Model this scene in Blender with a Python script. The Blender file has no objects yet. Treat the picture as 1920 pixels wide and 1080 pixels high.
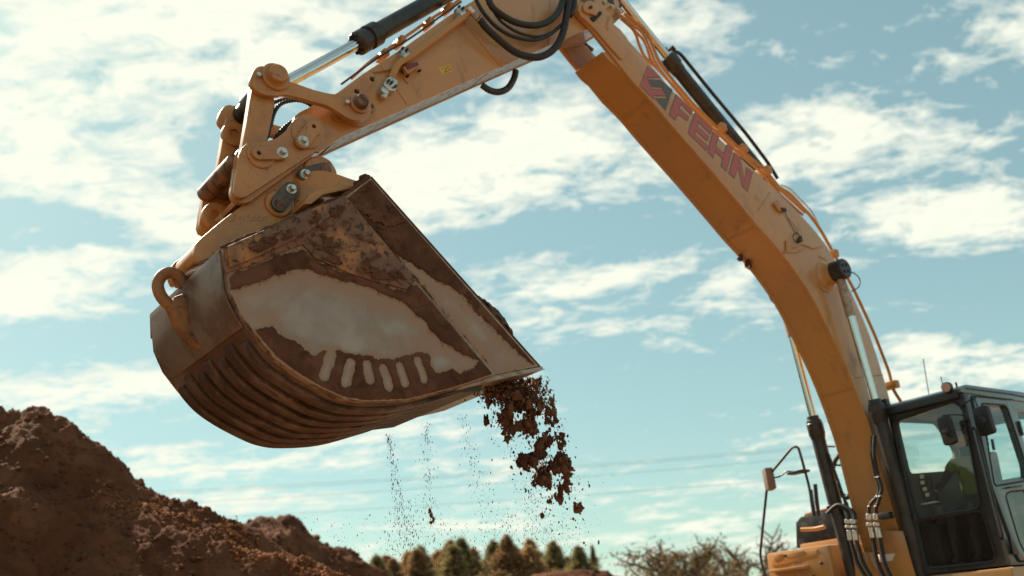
import bpy, bmesh, math, random
import numpy as np
from math import sin, cos, pi, radians, atan, hypot
from mathutils import Vector, Matrix

random.seed(7); RNG = np.random.default_rng(11)
SC = bpy.context.scene
COL = SC.collection

# ------------------------------------------------------------------ camera
HC, FPX, HORIZON, ROLL = 1.2, 1800.0, 1190.0, radians(5.5)
PITCH = atan((HORIZON - 540) * cos(ROLL) / FPX)
cF = Vector((0, cos(PITCH), sin(PITCH)))
_u0 = Vector((0, -sin(PITCH), cos(PITCH))); _r0 = Vector((1, 0, 0))
cR = _r0 * cos(ROLL) - _u0 * sin(ROLL)
cU = _r0 * sin(ROLL) + _u0 * cos(ROLL)
CAM = Vector((0, 0, HC))
cam = bpy.data.cameras.new('camera'); camo = bpy.data.objects.new('camera', cam); COL.objects.link(camo)
cam.sensor_width = 36; cam.lens = 36 * FPX / 1920; cam.clip_end = 5000; cam.clip_start = .05
cam.dof.use_dof = True; cam.dof.focus_distance = 7.6; cam.dof.aperture_fstop = 1.1
camo.matrix_world = Matrix(((cR.x, cU.x, -cF.x, 0), (cR.y, cU.y, -cF.y, 0), (cR.z, cU.z, -cF.z, HC), (0, 0, 0, 1)))
SC.camera = camo

# ------------------------------------------------------------------ view + sun
SC.view_settings.view_transform = 'Standard'; SC.view_settings.look = 'None'
SC.view_settings.gamma = 1; SC.view_settings.use_curve_mapping = False
SC.view_settings.exposure = 0.92
SC.cycles.transparent_max_bounces = 24
SUN_AZ, SUN_EL = -45.0, 42.0
sd = Vector((sin(radians(SUN_AZ)) * cos(radians(SUN_EL)), cos(radians(SUN_AZ)) * cos(radians(SUN_EL)), sin(radians(SUN_EL))))
sl = bpy.data.lights.new('sun', 'SUN'); sl.energy = 5.0; sl.angle = radians(.5); sl.color = (1, .86, .68)
so = bpy.data.objects.new('sun', sl); COL.objects.link(so); so.rotation_euler = sd.to_track_quat('Z', 'Y').to_euler()

def ray(x, y):
    return cR * ((x - 960) / FPX) + cU * ((540 - y) / FPX) + cF
def at_depth(x, y, Y):
    r = ray(x, y); return CAM + r * (Y / r.y)

# ------------------------------------------------------------------ node helper
class N:
    def __init__(s, nt): s.nt = nt; s.n = nt.nodes; s.l = nt.links
    def new(s, t, **k):
        n = s.n.new('ShaderNode' + t)
        for a, v in k.items(): setattr(n, a, v)
        return n
    def put(s, sock, v):
        if isinstance(v, bpy.types.NodeSocket): s.l.new(v, sock)
        else: sock.default_value = v
    def math(s, op, a, b=0.0, c=0.0, clamp=False):
        n = s.new('Math', operation=op, use_clamp=clamp); s.put(n.inputs[0], a); s.put(n.inputs[1], b); s.put(n.inputs[2], c); return n.outputs[0]
    def ramp(s, v, a, b, c=0.0, d=1.0, smooth=True):
        n = s.new('MapRange'); n.interpolation_type = 'SMOOTHSTEP' if smooth else 'LINEAR'
        s.put(n.inputs[0], v); s.put(n.inputs[1], a); s.put(n.inputs[2], b); s.put(n.inputs[3], c); s.put(n.inputs[4], d); return n.outputs[0]
    def noise(s, vec, scale, detail=4, rough=.55, dist=0.0, lac=2.0):
        n = s.new('TexNoise'); s.put(n.inputs['Vector'], vec); n.inputs['Scale'].default_value = scale
        n.inputs['Detail'].default_value = detail; n.inputs['Roughness'].default_value = rough; n.inputs['Distortion'].default_value = dist; return n.outputs['Fac']
    def mix(s, f, a, b, mode='MIX'):
        n = s.new('Mix', data_type='RGBA', blend_type=mode); s.put(n.inputs[0], f); s.put(n.inputs[6], a); s.put(n.inputs[7], b); return n.outputs[2]
def C4(c): return (c[0], c[1], c[2], 1)

# ------------------------------------------------------------------ world: clear sky with a broken layer of cloud
W = bpy.data.worlds.new('World'); SC.world = W; W.use_nodes = True
w = N(W.node_tree); bg = w.n['Background']
sk = w.new('TexSky', sky_type='NISHITA'); sk.sun_disc = False; sk.sun_elevation = radians(SUN_EL); sk.sun_rotation = radians(SUN_AZ)
sk.air_density = 1.0; sk.dust_density = .6; sk.ozone_density = 1.0
gen = w.new('TexCoord').outputs['Generated']
sep = w.new('SeparateXYZ'); w.l.new(gen, sep.inputs[0])
zz = w.math('ADD', w.math('MAXIMUM', sep.outputs[2], 0.0), .16)
cmb = w.new('CombineXYZ'); w.l.new(w.math('DIVIDE', sep.outputs[0], zz), cmb.inputs[0]); w.l.new(w.math('DIVIDE', sep.outputs[1], zz), cmb.inputs[1])
pl = cmb.outputs[0]
# cloud banks: (picture point for the direction, half width, half height in picture units, tilt, weight)
BANKS = [(120, 60, 480, 210, 10, .34), (470, 60, 420, 150, -8, .34), (60, 240, 270, 120, 22, .30), (90, 360, 240, 55, 12, .27),
         (250, 465, 380, 85, -14, .34), (60, 575, 190, 45, 8, .30), (830, 300, 330, 90, -8, .36), (1050, 345, 280, 85, -8, .34), (1030, 235, 200, 60, -15, .20), (800, 350, 200, 60, -5, .25),
         (1600, 190, 190, 110, 12, .22), (1420, 285, 230, 80, -12, .23), (1530, 250, 160, 70, 0, .14), (1740, 80, 150, 70, 15, .17), (1430, 70, 240, 55, 8, .15), (1790, 265, 90, 45, -20, .2), (1250, 30, 160, 50, 0, .16),
         (1640, 440, 230, 48, -20, .30), (1850, 400, 140, 60, -24, .28), (1040, 535, 220, 50, -14, .28), (1090, 610, 150, 40, -6, .24), (1330, 555, 150, 42, -28, .2), (1250, 500, 140, 40, -10, .15),
         (560, 835, 400, 50, -9, .27), (200, 740, 190, 45, -6, .24), (60, 750, 130, 40, 0, .24), (420, 700, 160, 40, -8, .2), (930, 990, 130, 20, 4, .24), (1330, 985, 260, 18, -9, .27), (1410, 1025, 130, 30, 0, .28),
         (1800, 672, 170, 55, 4, .42), (1720, 720, 130, 40, 0, .34), (1910, 60, 80, 60, 0, .2), (440, 925, 80, 20, -6, .28), (820, 890, 80, 25, 4, .26), (700, 1035, 70, 22, 0, .3)]
CLEAR = [(490, 235, 130, 45, 18, .26), (440, 290, 110, 60, 10, .22), (170, 425, 170, 32, 14, .22), (560, 300, 60, 80, 0, .10), (1350, 690, 320, 120, 0, .14), (1180, 790, 320, 90, 0, .16), (1200, 460, 260, 36, -18, .14), (1800, 560, 220, 90, 0, .18), (1850, 160, 110, 90, 0, .10), (230, 635, 220, 45, 0, .14), (1080, 120, 120, 50, 0, .1), (700, 200, 0.1 + 120, 36, -25, .05), (1000, 440, 250, 40, -10, .16)]
def bank(px, py, ha, hb, tilt, amp):
    c = ray(px, py).normalized(); t = radians(tilt)
    a = (cR * cos(t) - cU * sin(t)); a = (a - c * a.dot(c)).normalized(); b = c.cross(a).normalized()
    da = w.new('VectorMath', operation='DOT_PRODUCT'); w.l.new(gen, da.inputs[0]); da.inputs[1].default_value = a * (FPX / ha)
    db = w.new('VectorMath', operation='DOT_PRODUCT'); w.l.new(gen, db.inputs[0]); db.inputs[1].default_value = b * (FPX / hb)
    x = w.math('ADD', w.math('MULTIPLY', da.outputs['Value'], da.outputs['Value']), w.math('MULTIPLY', db.outputs['Value'], db.outputs['Value']))
    return w.ramp(x, 0, 1.25, amp, 0)
acc = w.math('ADD', -.075, 0)
for b_ in BANKS: acc = w.math('ADD', acc, bank(*b_))
acc = w.math('MULTIPLY', w.math('MINIMUM', acc, .36), .50)
for b_ in CLEAR: acc = w.math('SUBTRACT', acc, bank(*b_))
mp = w.new('Mapping'); w.l.new(pl, mp.inputs[0]); mp.inputs['Rotation'].default_value = (0, 0, radians(14)); mp.inputs['Scale'].default_value = (.75, 1.3, 1)
mp2 = w.new('Mapping'); w.l.new(pl, mp2.inputs[0]); mp2.inputs['Rotation'].default_value = (0, 0, radians(-20)); mp2.inputs['Scale'].default_value = (.9, 1.2, 1); mp2.inputs['Location'].default_value = (3.1, 7.7, 0)
n1 = w.noise(mp.outputs[0], 3.4, 9, .60, .5)
n2 = w.noise(mp2.outputs[0], 12.0, 7, .62, .6)
n3 = w.noise(mp.outputs[0], 34.0, 5, .6, .3)
tex = w.math('ADD', w.math('ADD', w.math('MULTIPLY', w.math('SUBTRACT', n1, .5), 1.2), w.math('MULTIPLY', w.math('SUBTRACT', n2, .5), 1.0)), w.math('MULTIPLY', w.math('SUBTRACT', n3, .5), .26))
cov = w.math('ADD', tex, acc)
dens = w.math('POWER', w.ramp(cov, -.03, .20, smooth=False), .9)
thick = w.ramp(cov, .02, .30)
shade = w.math('MULTIPLY', w.ramp(w.math('ADD', n2, w.math('MULTIPLY', n1, .6)), .62, .98), .9)
cl = w.mix(w.math('MULTIPLY', shade, w.math('SUBTRACT', 1.0, w.math('MULTIPLY', thick, .55))), C4((6.1, 6.0, 4.9)), C4((4.0, 4.4, 4.05)))
gm = w.new('Gamma'); w.l.new(sk.outputs[0], gm.inputs[0]); gm.inputs[1].default_value = .55
skc = w.mix(1.0, gm.outputs[0], C4((1.15, 1.49, 1.27)), 'MULTIPLY')
w.l.new(w.mix(w.math('MULTIPLY', dens, .95), skc, cl), bg.inputs[0])
bg.inputs[1].default_value = .10

# ------------------------------------------------------------------ materials
MATS = {}
def mat(name, col, rough=.5, metal=0.0, col2=None, scale=3.0, lo=.42, hi=.62, dirt=None, dscale=6.0, dlo=.56, dhi=.66, bump=0.0, bscale=60.0, rvar=.12, coat=0.0, spec=.5, streak=None):
    m = bpy.data.materials.new(name); m.use_nodes = True; n = N(m.node_tree); b = n.n['Principled BSDF']
    oc = n.new('TexCoord').outputs['Object']
    c = C4(col)
    r = rough
    if col2:
        c = n.mix(n.ramp(n.noise(oc, scale, 6, .62, .3), lo, hi), c, C4(col2))
    if dirt:
        v = oc
        if streak:
            mpn = n.new('Mapping'); n.l.new(oc, mpn.inputs[0]); mpn.inputs['Scale'].default_value = streak; v = mpn.outputs[0]
        f = n.ramp(n.noise(v, dscale, 8, .66, .4), dlo, dhi)
        c = n.mix(f, c, C4(dirt))
        r = n.math('ADD', n.math('MULTIPLY', f, .3), rough, clamp=True)
    if rvar:
        r = n.math('ADD', r, n.math('MULTIPLY', n.math('SUBTRACT', n.noise(oc, 9, 5, .6), .5), rvar * 2), clamp=True)
    n.put(b.inputs['Base Color'], c); n.put(b.inputs['Roughness'], r)
    b.inputs['Metallic'].default_value = metal; b.inputs['Specular IOR Level'].default_value = spec
    b.inputs['Coat Weight'].default_value = coat
    if name == 'yellow_paint': b.inputs['Sheen Weight'].default_value = .45; b.inputs['Sheen Roughness'].default_value = .45; b.inputs['Sheen Tint'].default_value = (1, .86, .70, 1)   # a film of dry dust
    if bump:
        bn = n.new('Bump'); bn.inputs['Strength'].default_value = bump; bn.inputs['Distance'].default_value = .035 if name == 'soil' else .01
        n.l.new(n.noise(oc, bscale, 6, .6), bn.inputs['Height']); n.l.new(bn.outputs[0], b.inputs['Normal'])
    MATS[name] = m; return m
YEL = (.465, .218, .056)
mat('yellow_paint', YEL, .36, col2=(.42, .205, .072), scale=1.1, dirt=(.23, .120, .058), dscale=3.8, dlo=.54, dhi=.76, bump=.03, bscale=25, spec=.5, coat=.3, streak=(1, 1, .55))
mat('grimy_yellow_paint', (.455, .21, .055), .43, col2=(.36, .168, .058), scale=3.2, dirt=(.07, .035, .02), dscale=24, dlo=.60, dhi=.69, bump=.08, bscale=40, coat=.2)
mat('pipe_paint', (.43, .195, .048), .36, dirt=(.2, .10, .04), dscale=20, dlo=.6, dhi=.8)
mat('dusty_metal_and_sky_sheen', (.34, .31, .27), .38, col2=(.27, .2, .15), scale=4, dirt=(.16, .085, .05), dscale=9, dlo=.52, dhi=.66, streak=(.6, 3, 3), spec=.6, bump=.03)  # bare metal; on the arm's underside it paints in the sky's reflection
mat('black_metal', (.016, .015, .014), .42, col2=(.035, .03, .026), scale=6, dirt=(.10, .065, .045), dscale=12, dlo=.6, dhi=.78, bump=.05, bscale=50)
mat('rubber', (.013, .012, .011), .55, dirt=(.06, .04, .03), dscale=10, dlo=.55, dhi=.8)
mat('chrome', (.62, .63, .62), .12, 1.0, rvar=.03, dirt=(.40, .33, .26), dscale=5, dlo=.6, dhi=.8)
mat('dusty_rod', (.36, .30, .25), .45, .3, col2=(.25, .17, .12), scale=12)
mat('zinc', (.60, .58, .52), .32, .85, dirt=(.30, .26, .2), dscale=30, dlo=.5, dhi=.7)
mat('dark_steel', (.075, .07, .062), .5, .3, col2=(.12, .10, .08), scale=9, dirt=(.11, .05, .03), dscale=14, dlo=.5, dhi=.7, bump=.08)
mat('worn_steel', (.47, .39, .315), .44, .10, col2=(.36, .27, .20), scale=1.7, dirt=(.22, .125, .075), dscale=2.6, dlo=.50, dhi=.78, bump=.05, bscale=30, spec=.4)
mat('shell_steel', (.115, .064, .043), .40, .25, col2=(.20, .14, .105), scale=1.5, dirt=(.050, .023, .015), dscale=4, dlo=.46, dhi=.72, bump=.10, bscale=28)
mat('wear_strip_steel', (.072, .038, .026), .42, .25, col2=(.14, .088, .064), scale=4, dirt=(.032, .016, .011), dscale=6, dlo=.48, dhi=.68, bump=.18, bscale=30, streak=(1, 3, 1))
mat('rusty_paint', (.155, .072, .036), .62, col2=(.34, .150, .048), scale=2.6, lo=.48, hi=.64, dirt=(.060, .030, .019), dscale=17, dlo=.50, dhi=.62, bump=.45, bscale=30)
mat('mud', (.088, .038, .022), .92, col2=(.135, .064, .037), scale=3, dirt=(.050, .023, .014), dscale=8, dlo=.5, dhi=.72, bump=.8, bscale=45, spec=.2)
mat('soil', (.100, .037, .0175), .95, col2=(.155, .064, .030), scale=.9, dirt=(.075, .028, .013), dscale=2.4, dlo=.46, dhi=.70, bump=1.0, bscale=14, spec=.12)
mat('sandy_bounce_ground', (.28, .165, .09), .95, col2=(.21, .12, .065), scale=.3, bump=.5, bscale=10, spec=.1)  # unseen ground, lightened to bounce warm light onto the undersides
mat('falling_mud', (.075, .032, .018), .9, col2=(.17, .078, .040), scale=2.2, lo=.40, hi=.64, bump=.8, bscale=40, spec=.2)
mat('decal_red', (.43, .100, .082), .45, col2=(.38, .10, .075), scale=6, dirt=(.40, .2, .09), dscale=30, dlo=.62, dhi=.70)
mat('decal_grey', (.10, .095, .088), .5)
mat('decal_border', (.13, .10, .085), .5)
mat('decal_yellow', (.62, .36, .04), .4)
mat('decal_black', (.02, .02, .02), .5)
mat('scribble_chalk', (.42, .24, .13), .8)
mat('red_reflector', (.16, .015, .02), .25)
mat('cab_black', (.018, .018, .017), .36, dirt=(.05, .042, .036), dscale=8, dlo=.5, dhi=.75)
mat('cab_grey', (.075, .115, .130), .28, dirt=(.12, .13, .125), dscale=5, dlo=.58, dhi=.85, coat=.4)
mat('interior_grey', (.10, .10, .092), .7)
mat('seat_fabric', (.045, .045, .045), .85)
mat('hi_vis', (.13, .17, .035), .85)
mat('mud_stained_steel', (.26, .15, .09), .5, .2, col2=(.17, .085, .05), scale=5, dirt=(.08, .036, .022), dscale=10, dlo=.45, dhi=.65, bump=.2)
mat('mirror_black', (.010, .010, .010), .42)
mat('sunlit_soil', (.27, .114, .050), .95, col2=(.17, .066, .028), scale=3, spec=.1)  # paler copy of the soil tone, paints sunlight onto the mound
mat('eye_paint', (.26, .115, .036), .55, col2=(.15, .068, .03), scale=5, dirt=(.05, .025, .016), dscale=14, dlo=.54, dhi=.68, bump=.2)
mat('heel_steel', (.24, .175, .13), .34, .35, col2=(.15, .095, .066), scale=1.8, dirt=(.09, .045, .028), dscale=3.5, dlo=.50, dhi=.75, bump=.06, bscale=20)
mat('skin', (.45, .24, .16), .5)
mat('hair', (.05, .03, .02), .7)
mat('dark_cloth', (.03, .035, .045), .85)
mat('lamp_lens', (.46, .30, .24), .25)
mat('white_plastic', (.70, .66, .58), .4)
mat('mirror_back', (.17, .11, .075), .5)
mat('bark', (.055, .038, .026), .9)
mat('wire_metal', (.10, .11, .11), .5)

def glass(name, tint, refl_rough=.02, alpha=.15):
    m = bpy.data.materials.new(name); m.use_nodes = True; n = N(m.node_tree)
    for x in list(n.n): n.n.remove(x)
    o = n.new('OutputMaterial'); tr = n.new('BsdfTransparent'); tr.inputs[0].default_value = C4(tint)
    gl = n.new('BsdfGlossy'); gl.inputs['Roughness'].default_value = refl_rough; gl.inputs[0].default_value = (1, 1, 1, 1)
    df = n.new('BsdfDiffuse'); df.inputs[0].default_value = (.30, .31, .28, 1)
    fr = n.new('Fresnel'); fr.inputs[0].default_value = 1.75; gb = n.new('NewGeometry')
    m1 = n.new('MixShader'); m1.inputs[0].default_value = alpha; n.l.new(tr.outputs[0], m1.inputs[1]); n.l.new(df.outputs[0], m1.inputs[2])
    m2 = n.new('MixShader'); n.put(m2.inputs[0], n.math('MULTIPLY', fr.outputs[0], n.math('SUBTRACT', 1.0, gb.outputs['Backfacing']))); n.l.new(m1.outputs[0], m2.inputs[1]); n.l.new(gl.outputs[0], m2.inputs[2])
    n.l.new(m2.outputs[0], o.inputs[0]); MATS[name] = m
glass('windshield_glass', (.93, .985, .965), alpha=.055)
glass('door_glass', (.78, .90, .90), alpha=.06)
glass('dark_glass', (.85, .82, .76), alpha=.02)

glass('clear_glass', (.975, 1.0, .99), alpha=.0)
def foliage(name, a, b):
    m = bpy.data.materials.new(name); m.use_nodes = True; n = N(m.node_tree); p = n.n['Principled BSDF']
    oc = n.new('TexCoord').outputs['Object']; oi = n.new('ObjectInfo').outputs['Random']
    c = n.mix(n.ramp(n.noise(oc, 1.3, 4), .35, .65), C4(a), C4(b))
    h = n.new('HueSaturation'); n.l.new(c, h.inputs['Color']); n.put(h.inputs['Value'], n.math('ADD', .75, n.math('MULTIPLY', oi, .5)))
    n.l.new(h.outputs[0], p.inputs['Base Color']); p.inputs['Roughness'].default_value = .7
    tl = n.new('BsdfTranslucent'); n.l.new(h.outputs[0], tl.inputs[0]); mx = n.new('MixShader'); mx.inputs[0].default_value = .45
    n.l.new(p.outputs[0], mx.inputs[1]); n.l.new(tl.outputs[0], mx.inputs[2]); n.l.new(mx.outputs[0], n.n['Material Output'].inputs[0])
    MATS[name] = m
foliage('needles', (.17, .155, .065), (.25, .20, .085))
foliage('brown_needles', (.34, .215, .095), (.42, .27, .125))
foliage('dry_leaves', (.17, .115, .05), (.22, .15, .07))
foliage('dry_grass', (.26, .17, .08), (.2, .14, .065))

def scraped(name, steel, dusty, muddy):
    """bare steel polished by soil; the vertex attribute 'soiling' says how near the caked mud is"""
    m = bpy.data.materials.new(name); m.use_nodes = True; n = N(m.node_tree); b = n.n['Principled BSDF']
    oc = n.new('TexCoord').outputs['Object']; at = n.new('Attribute'); at.attribute_name = 'soiling'; a = at.outputs['Fac']
    mpn = n.new('Mapping'); n.l.new(oc, mpn.inputs[0]); mpn.inputs['Rotation'].default_value = (0, radians(28), 0); mpn.inputs['Scale'].default_value = (1.5, 1, 4)
    st = n.noise(mpn.outputs[0], 5, 6, .65, .2); bl = n.noise(oc, 2.6, 6, .6, .4); fi = n.noise(oc, 30, 5, .65)
    c = n.mix(n.ramp(bl, .3, .7), C4(steel), C4([x * .70 for x in steel]))
    f1 = n.ramp(n.math('ADD', a, n.math('MULTIPLY', n.math('SUBTRACT', bl, .5), 1.1)), .10, .85)
    c = n.mix(f1, c, C4(dusty))
    f2 = n.ramp(n.math('ADD', a, n.math('MULTIPLY', n.math('SUBTRACT', fi, .5), .7)), .84, 1.12)
    c = n.mix(f2, c, C4(muddy))
    c = n.mix(n.math('MULTIPLY', n.ramp(fi, .62, .72), .5), c, C4(muddy))
    n.put(b.inputs['Base Color'], c); n.put(b.inputs['Roughness'], n.math('ADD', .36, n.math('ADD', n.math('MULTIPLY', f1, .35), n.math('MULTIPLY', st, .12)), clamp=True))
    n.put(b.inputs['Metallic'], n.math('MULTIPLY', n.math('SUBTRACT', 1.0, f1), .35))
    bn = n.new('Bump'); bn.inputs['Strength'].default_value = .12; bn.inputs['Distance'].default_value = .01; n.l.new(st, bn.inputs['Height']); n.l.new(bn.outputs[0], b.inputs['Normal'])
    MATS[name] = m
scraped('scraped_steel', (.36, .285, .228), (.30, .195, .13), (.13, .062, .037))
# ------------------------------------------------------------------ mesh helpers
def link(name, me, m, parent=None, smooth=False):
    o = bpy.data.objects.new(name, me); COL.objects.link(o)
    if m is not None:
        me.materials.clear(); me.materials.append(MATS[m] if isinstance(m, str) else m)
    if parent is not None: o.parent = parent
    if smooth:
        me.polygons.foreach_set('use_smooth', [True] * len(me.polygons))
    return o
def auto_smooth(bm, ang=35):
    for f in bm.faces: f.smooth = True
    for e in bm.edges:
        if len(e.link_faces) == 2 and e.calc_face_angle(0) > radians(ang): e.smooth = False
def obj(name, bm, m, parent=None, smooth=True, ang=35):
    bm.normal_update()
    if smooth: auto_smooth(bm, ang)
    me = bpy.data.meshes.new(name); bm.to_mesh(me); bm.free()
    return link(name, me, m, parent)
def tag(o, label, cat, group=None, kind=None):
    if label: o['label'] = label
    if cat: o['category'] = cat
    if group: o['group'] = group
    if kind: o['kind'] = kind
    return o
def struct(o): o['kind'] = 'structure'; return o

def inset_loop(pts, d):
    """offset a closed 2D loop outward by d (d<0 inward)"""
    p = [Vector(q) for q in pts]; n = len(p)
    area = sum(p[i].x * p[(i + 1) % n].y - p[(i + 1) % n].x * p[i].y for i in range(n))
    s = 1 if area > 0 else -1; out = []
    for i in range(n):
        a, b, c = p[i - 1], p[i], p[(i + 1) % n]
        d1 = (b - a).normalized(); d2 = (c - b).normalized()
        n1 = Vector((d1.y, -d1.x)) * s; n2 = Vector((d2.y, -d2.x)) * s
        k = n1 + n2
        if k.length < 1e-4: k = n1.copy()
        k.normalize(); k = k / max(.45, k.dot(n1)); out.append(b + k * d)
    return out
def add_prism(bm, pts, a0, a1, axis='y', bevel=0.0, holes=(), seg=2):
    """2D loop extruded between a0 and a1 along the axis: y -> pts are (x,z); x -> (y,z); z -> (x,y)"""
    mk = {'y': lambda p, a: (p[0], a, p[1]), 'x': lambda p, a: (a, p[0], p[1]), 'z': lambda p, a: (p[0], p[1], a)}[axis]
    t = bmesh.new(); loops = [list(pts)] + [list(h) for h in holes]
    es = []
    for lp in loops:
        vs = [t.verts.new(mk(p, a0)) for p in lp]
        for i in range(len(vs)): es.append(t.edges.new((vs[i], vs[(i + 1) % len(vs)])))
    if holes:
        bmesh.ops.triangle_fill(t, use_beauty=True, use_dissolve=False, edges=es)
    else:
        t.faces.new(list(t.verts))
    base = list(t.faces)
    r = bmesh.ops.extrude_face_region(t, geom=base)
    off = Vector(mk((0, 0), a1 - a0))
    for g in r['geom']:
        if isinstance(g, bmesh.types.BMVert): g.co += off
    bmesh.ops.recalc_face_normals(t, faces=t.faces)
    if bevel:
        t.normal_update()
        ed = [e for e in t.edges if len(e.link_faces) == 2 and e.calc_face_angle(0) > radians(40)]
        # only rim edges (cap against side)
        bmesh.ops.bevel(t, geom=ed, offset=bevel, segments=seg, profile=.6, affect='EDGES', clamp_overlap=True)
    merge(bm, t)
def merge(bm, t):
    me = bpy.data.meshes.new('tmp'); t.to_mesh(me); t.free(); bm.from_mesh(me); bpy.data.meshes.remove(me)
def prism(name, pts, a0, a1, m, parent=None, axis='y', bevel=.006, holes=()):
    bm = bmesh.new(); add_prism(bm, pts, a0, a1, axis, bevel, holes); return obj(name, bm, m, parent)
def add_box(bm, lo, hi, bevel=.01):
    add_prism(bm, [(lo[0], lo[1]), (hi[0], lo[1]), (hi[0], hi[1]), (lo[0], hi[1])], lo[2], hi[2], 'z', bevel)
def box(name, lo, hi, m, parent=None, bevel=.01):
    bm = bmesh.new(); add_box(bm, lo, hi, bevel); return obj(name, bm, m, parent)
def frame_of(d):
    d = d.normalized(); a = Vector((0, 0, 1)) if abs(d.z) < .9 else Vector((1, 0, 0))
    x = a.cross(d).normalized(); return x, d.cross(x)
def add_lathe(bm, p0, d, prof, seg=24):
    """prof: list of (distance along d, radius)"""
    d = Vector(d).normalized(); x, y = frame_of(d); p0 = Vector(p0); rings = []
    for a, r in prof:
        if r < 1e-5: rings.append([bm.verts.new(p0 + d * a)])
        else: rings.append([bm.verts.new(p0 + d * a + (x * cos(2 * pi * i / seg) + y * sin(2 * pi * i / seg)) * r) for i in range(seg)])
    for A, B in zip(rings, rings[1:]):
        for i in range(seg):
            j = (i + 1) % seg
            if len(A) == 1 and len(B) == 1: continue
            if len(A) == 1: bm.faces.new((A[0], B[j], B[i]))
            elif len(B) == 1: bm.faces.new((A[i], A[j], B[0]))
            else: bm.faces.new((A[i], A[j], B[j], B[i]))
def lathe(name, p0, d, prof, m, parent=None, seg=24):
    bm = bmesh.new(); add_lathe(bm, p0, d, prof, seg); bmesh.ops.recalc_face_normals(bm, faces=bm.faces); return obj(name, bm, m, parent)
def rodprof(L, r, b=.006): return [(0, 0), (0, r - b), (b, r), (L - b, r), (L, r - b), (L, 0)]
def cyl(name, p0, p1, r, m, parent=None, seg=24, b=.006):
    p0, p1 = Vector(p0), Vector(p1); return lathe(name, p0, p1 - p0, rodprof((p1 - p0).length, r, min(b, r * .4)), m, parent, seg)
def smooth_path(pts, sub=6):
    p = [Vector(q) for q in pts]
    if len(p) < 3 or sub < 2: return p
    out = []
    for i in range(len(p) - 1):
        a, b, c, d = p[max(i - 1, 0)], p[i], p[i + 1], p[min(i + 2, len(p) - 1)]
        for k in range(sub):
            t = k / sub
            out.append(.5 * ((2 * b) + (c - a) * t + (2 * a - 5 * b + 4 * c - d) * t * t + (3 * b - a - 3 * c + d) * t ** 3))
    out.append(p[-1]); return out
def fillet(pts, r=.05, n=4):
    p = [Vector(q) for q in pts]; out = [p[0]]
    for i in range(1, len(p) - 1):
        a, b, c = p[i - 1], p[i], p[i + 1]
        k = min(r, (a - b).length * .45, (c - b).length * .45)
        s, e = b + (a - b).normalized() * k, b + (c - b).normalized() * k
        for j in range(n + 1):
            t = j / n; out.append(s * (1 - t) ** 2 + b * 2 * t * (1 - t) + e * t * t)
    out.append(p[-1]); return out
def add_tube(bm, path, r, seg=10, rib=0.0, pitch=.02):
    p = path; n = len(p)
    if rib:
        # resample finely for ribbed hose
        L = [0]
        for a, b in zip(p, p[1:]): L.append(L[-1] + (b - a).length)
        m_ = max(8, int(L[-1] / (pitch / 4))); q = []
        for k in range(m_ + 1):
            s = L[-1] * k / m_; i = max(0, min(n - 2, next((i for i in range(n - 1) if L[i + 1] >= s), n - 2)))
            t = (s - L[i]) / max(1e-6, L[i + 1] - L[i]); q.append(p[i].lerp(p[i + 1], t))
        p = q; n = len(p)
    x = None; rings = []
    for i in range(n):
        d = (p[min(i + 1, n - 1)] - p[max(i - 1, 0)]).normalized()
        if x is None: x, y = frame_of(d)
        else:
            x = (x - d * x.dot(d)).normalized(); y = d.cross(x)
        rr = (r(i / (n - 1)) if callable(r) else r) * (1 + (rib * (1 if i % 4 < 2 else -1)))
        rings.append([bm.verts.new(p[i] + (x * cos(2 * pi * k / seg) + y * sin(2 * pi * k / seg)) * rr) for k in range(seg)])
    for A, B in zip(rings, rings[1:]):
        for k in range(seg): bm.faces.new((A[k], A[(k + 1) % seg], B[(k + 1) % seg], B[k]))
    bm.faces.new(list(reversed(rings[0]))); bm.faces.new(rings[-1])
def tube(name, path, r, m, parent=None, seg=10, rib=0.0, pitch=.02):
    bm = bmesh.new(); add_tube(bm, path, r, seg, rib, pitch); return obj(name, bm, m, parent, ang=50)
def capsule(a, b, r, n=8):
    a, b = Vector(a), Vector(b); d = (b - a).normalized(); t0 = math.atan2(d.y, d.x)
    return [b + Vector((cos(t0 - pi / 2 + pi * i / n), sin(t0 - pi / 2 + pi * i / n))) * r for i in range(n + 1)] + \
           [a + Vector((cos(t0 + pi / 2 + pi * i / n), sin(t0 + pi / 2 + pi * i / n))) * r for i in range(n + 1)]
def circle(c, r, n=24): return [(c[0] + r * cos(2 * pi * i / n), c[1] + r * sin(2 * pi * i / n)) for i in range(n)]
def round_loop(pts, r, n=4):
    p = [Vector(q) for q in pts]; out = []; m_ = len(p)
    for i in range(m_):
        a, b, c = p[i - 1], p[i], p[(i + 1) % m_]
        k = min(r, (a - b).length * .45, (c - b).length * .45)
        s, e = b + (a - b).normalized() * k, b + (c - b).normalized() * k
        for j in range(n + 1):
            t = j / n; out.append(s * (1 - t) ** 2 + b * 2 * t * (1 - t) + e * t * t)
    return out
def curve2(pts, sub=5, closed=False):
    if closed:
        p = [Vector((q[0], q[1], 0)) for q in pts]; n = len(p); out = []
        for i in range(n):
            a, b, c, d = p[i - 1], p[i], p[(i + 1) % n], p[(i + 2) % n]
            for k in range(sub):
                t = k / sub; v = .5 * ((2 * b) + (c - a) * t + (2 * a - 5 * b + 4 * c - d) * t * t + (3 * b - a - 3 * c + d) * t ** 3); out.append((v.x, v.y))
        return out
    return [(v.x, v.y) for v in smooth_path([(q[0], q[1], 0) for q in pts], sub)]

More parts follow.
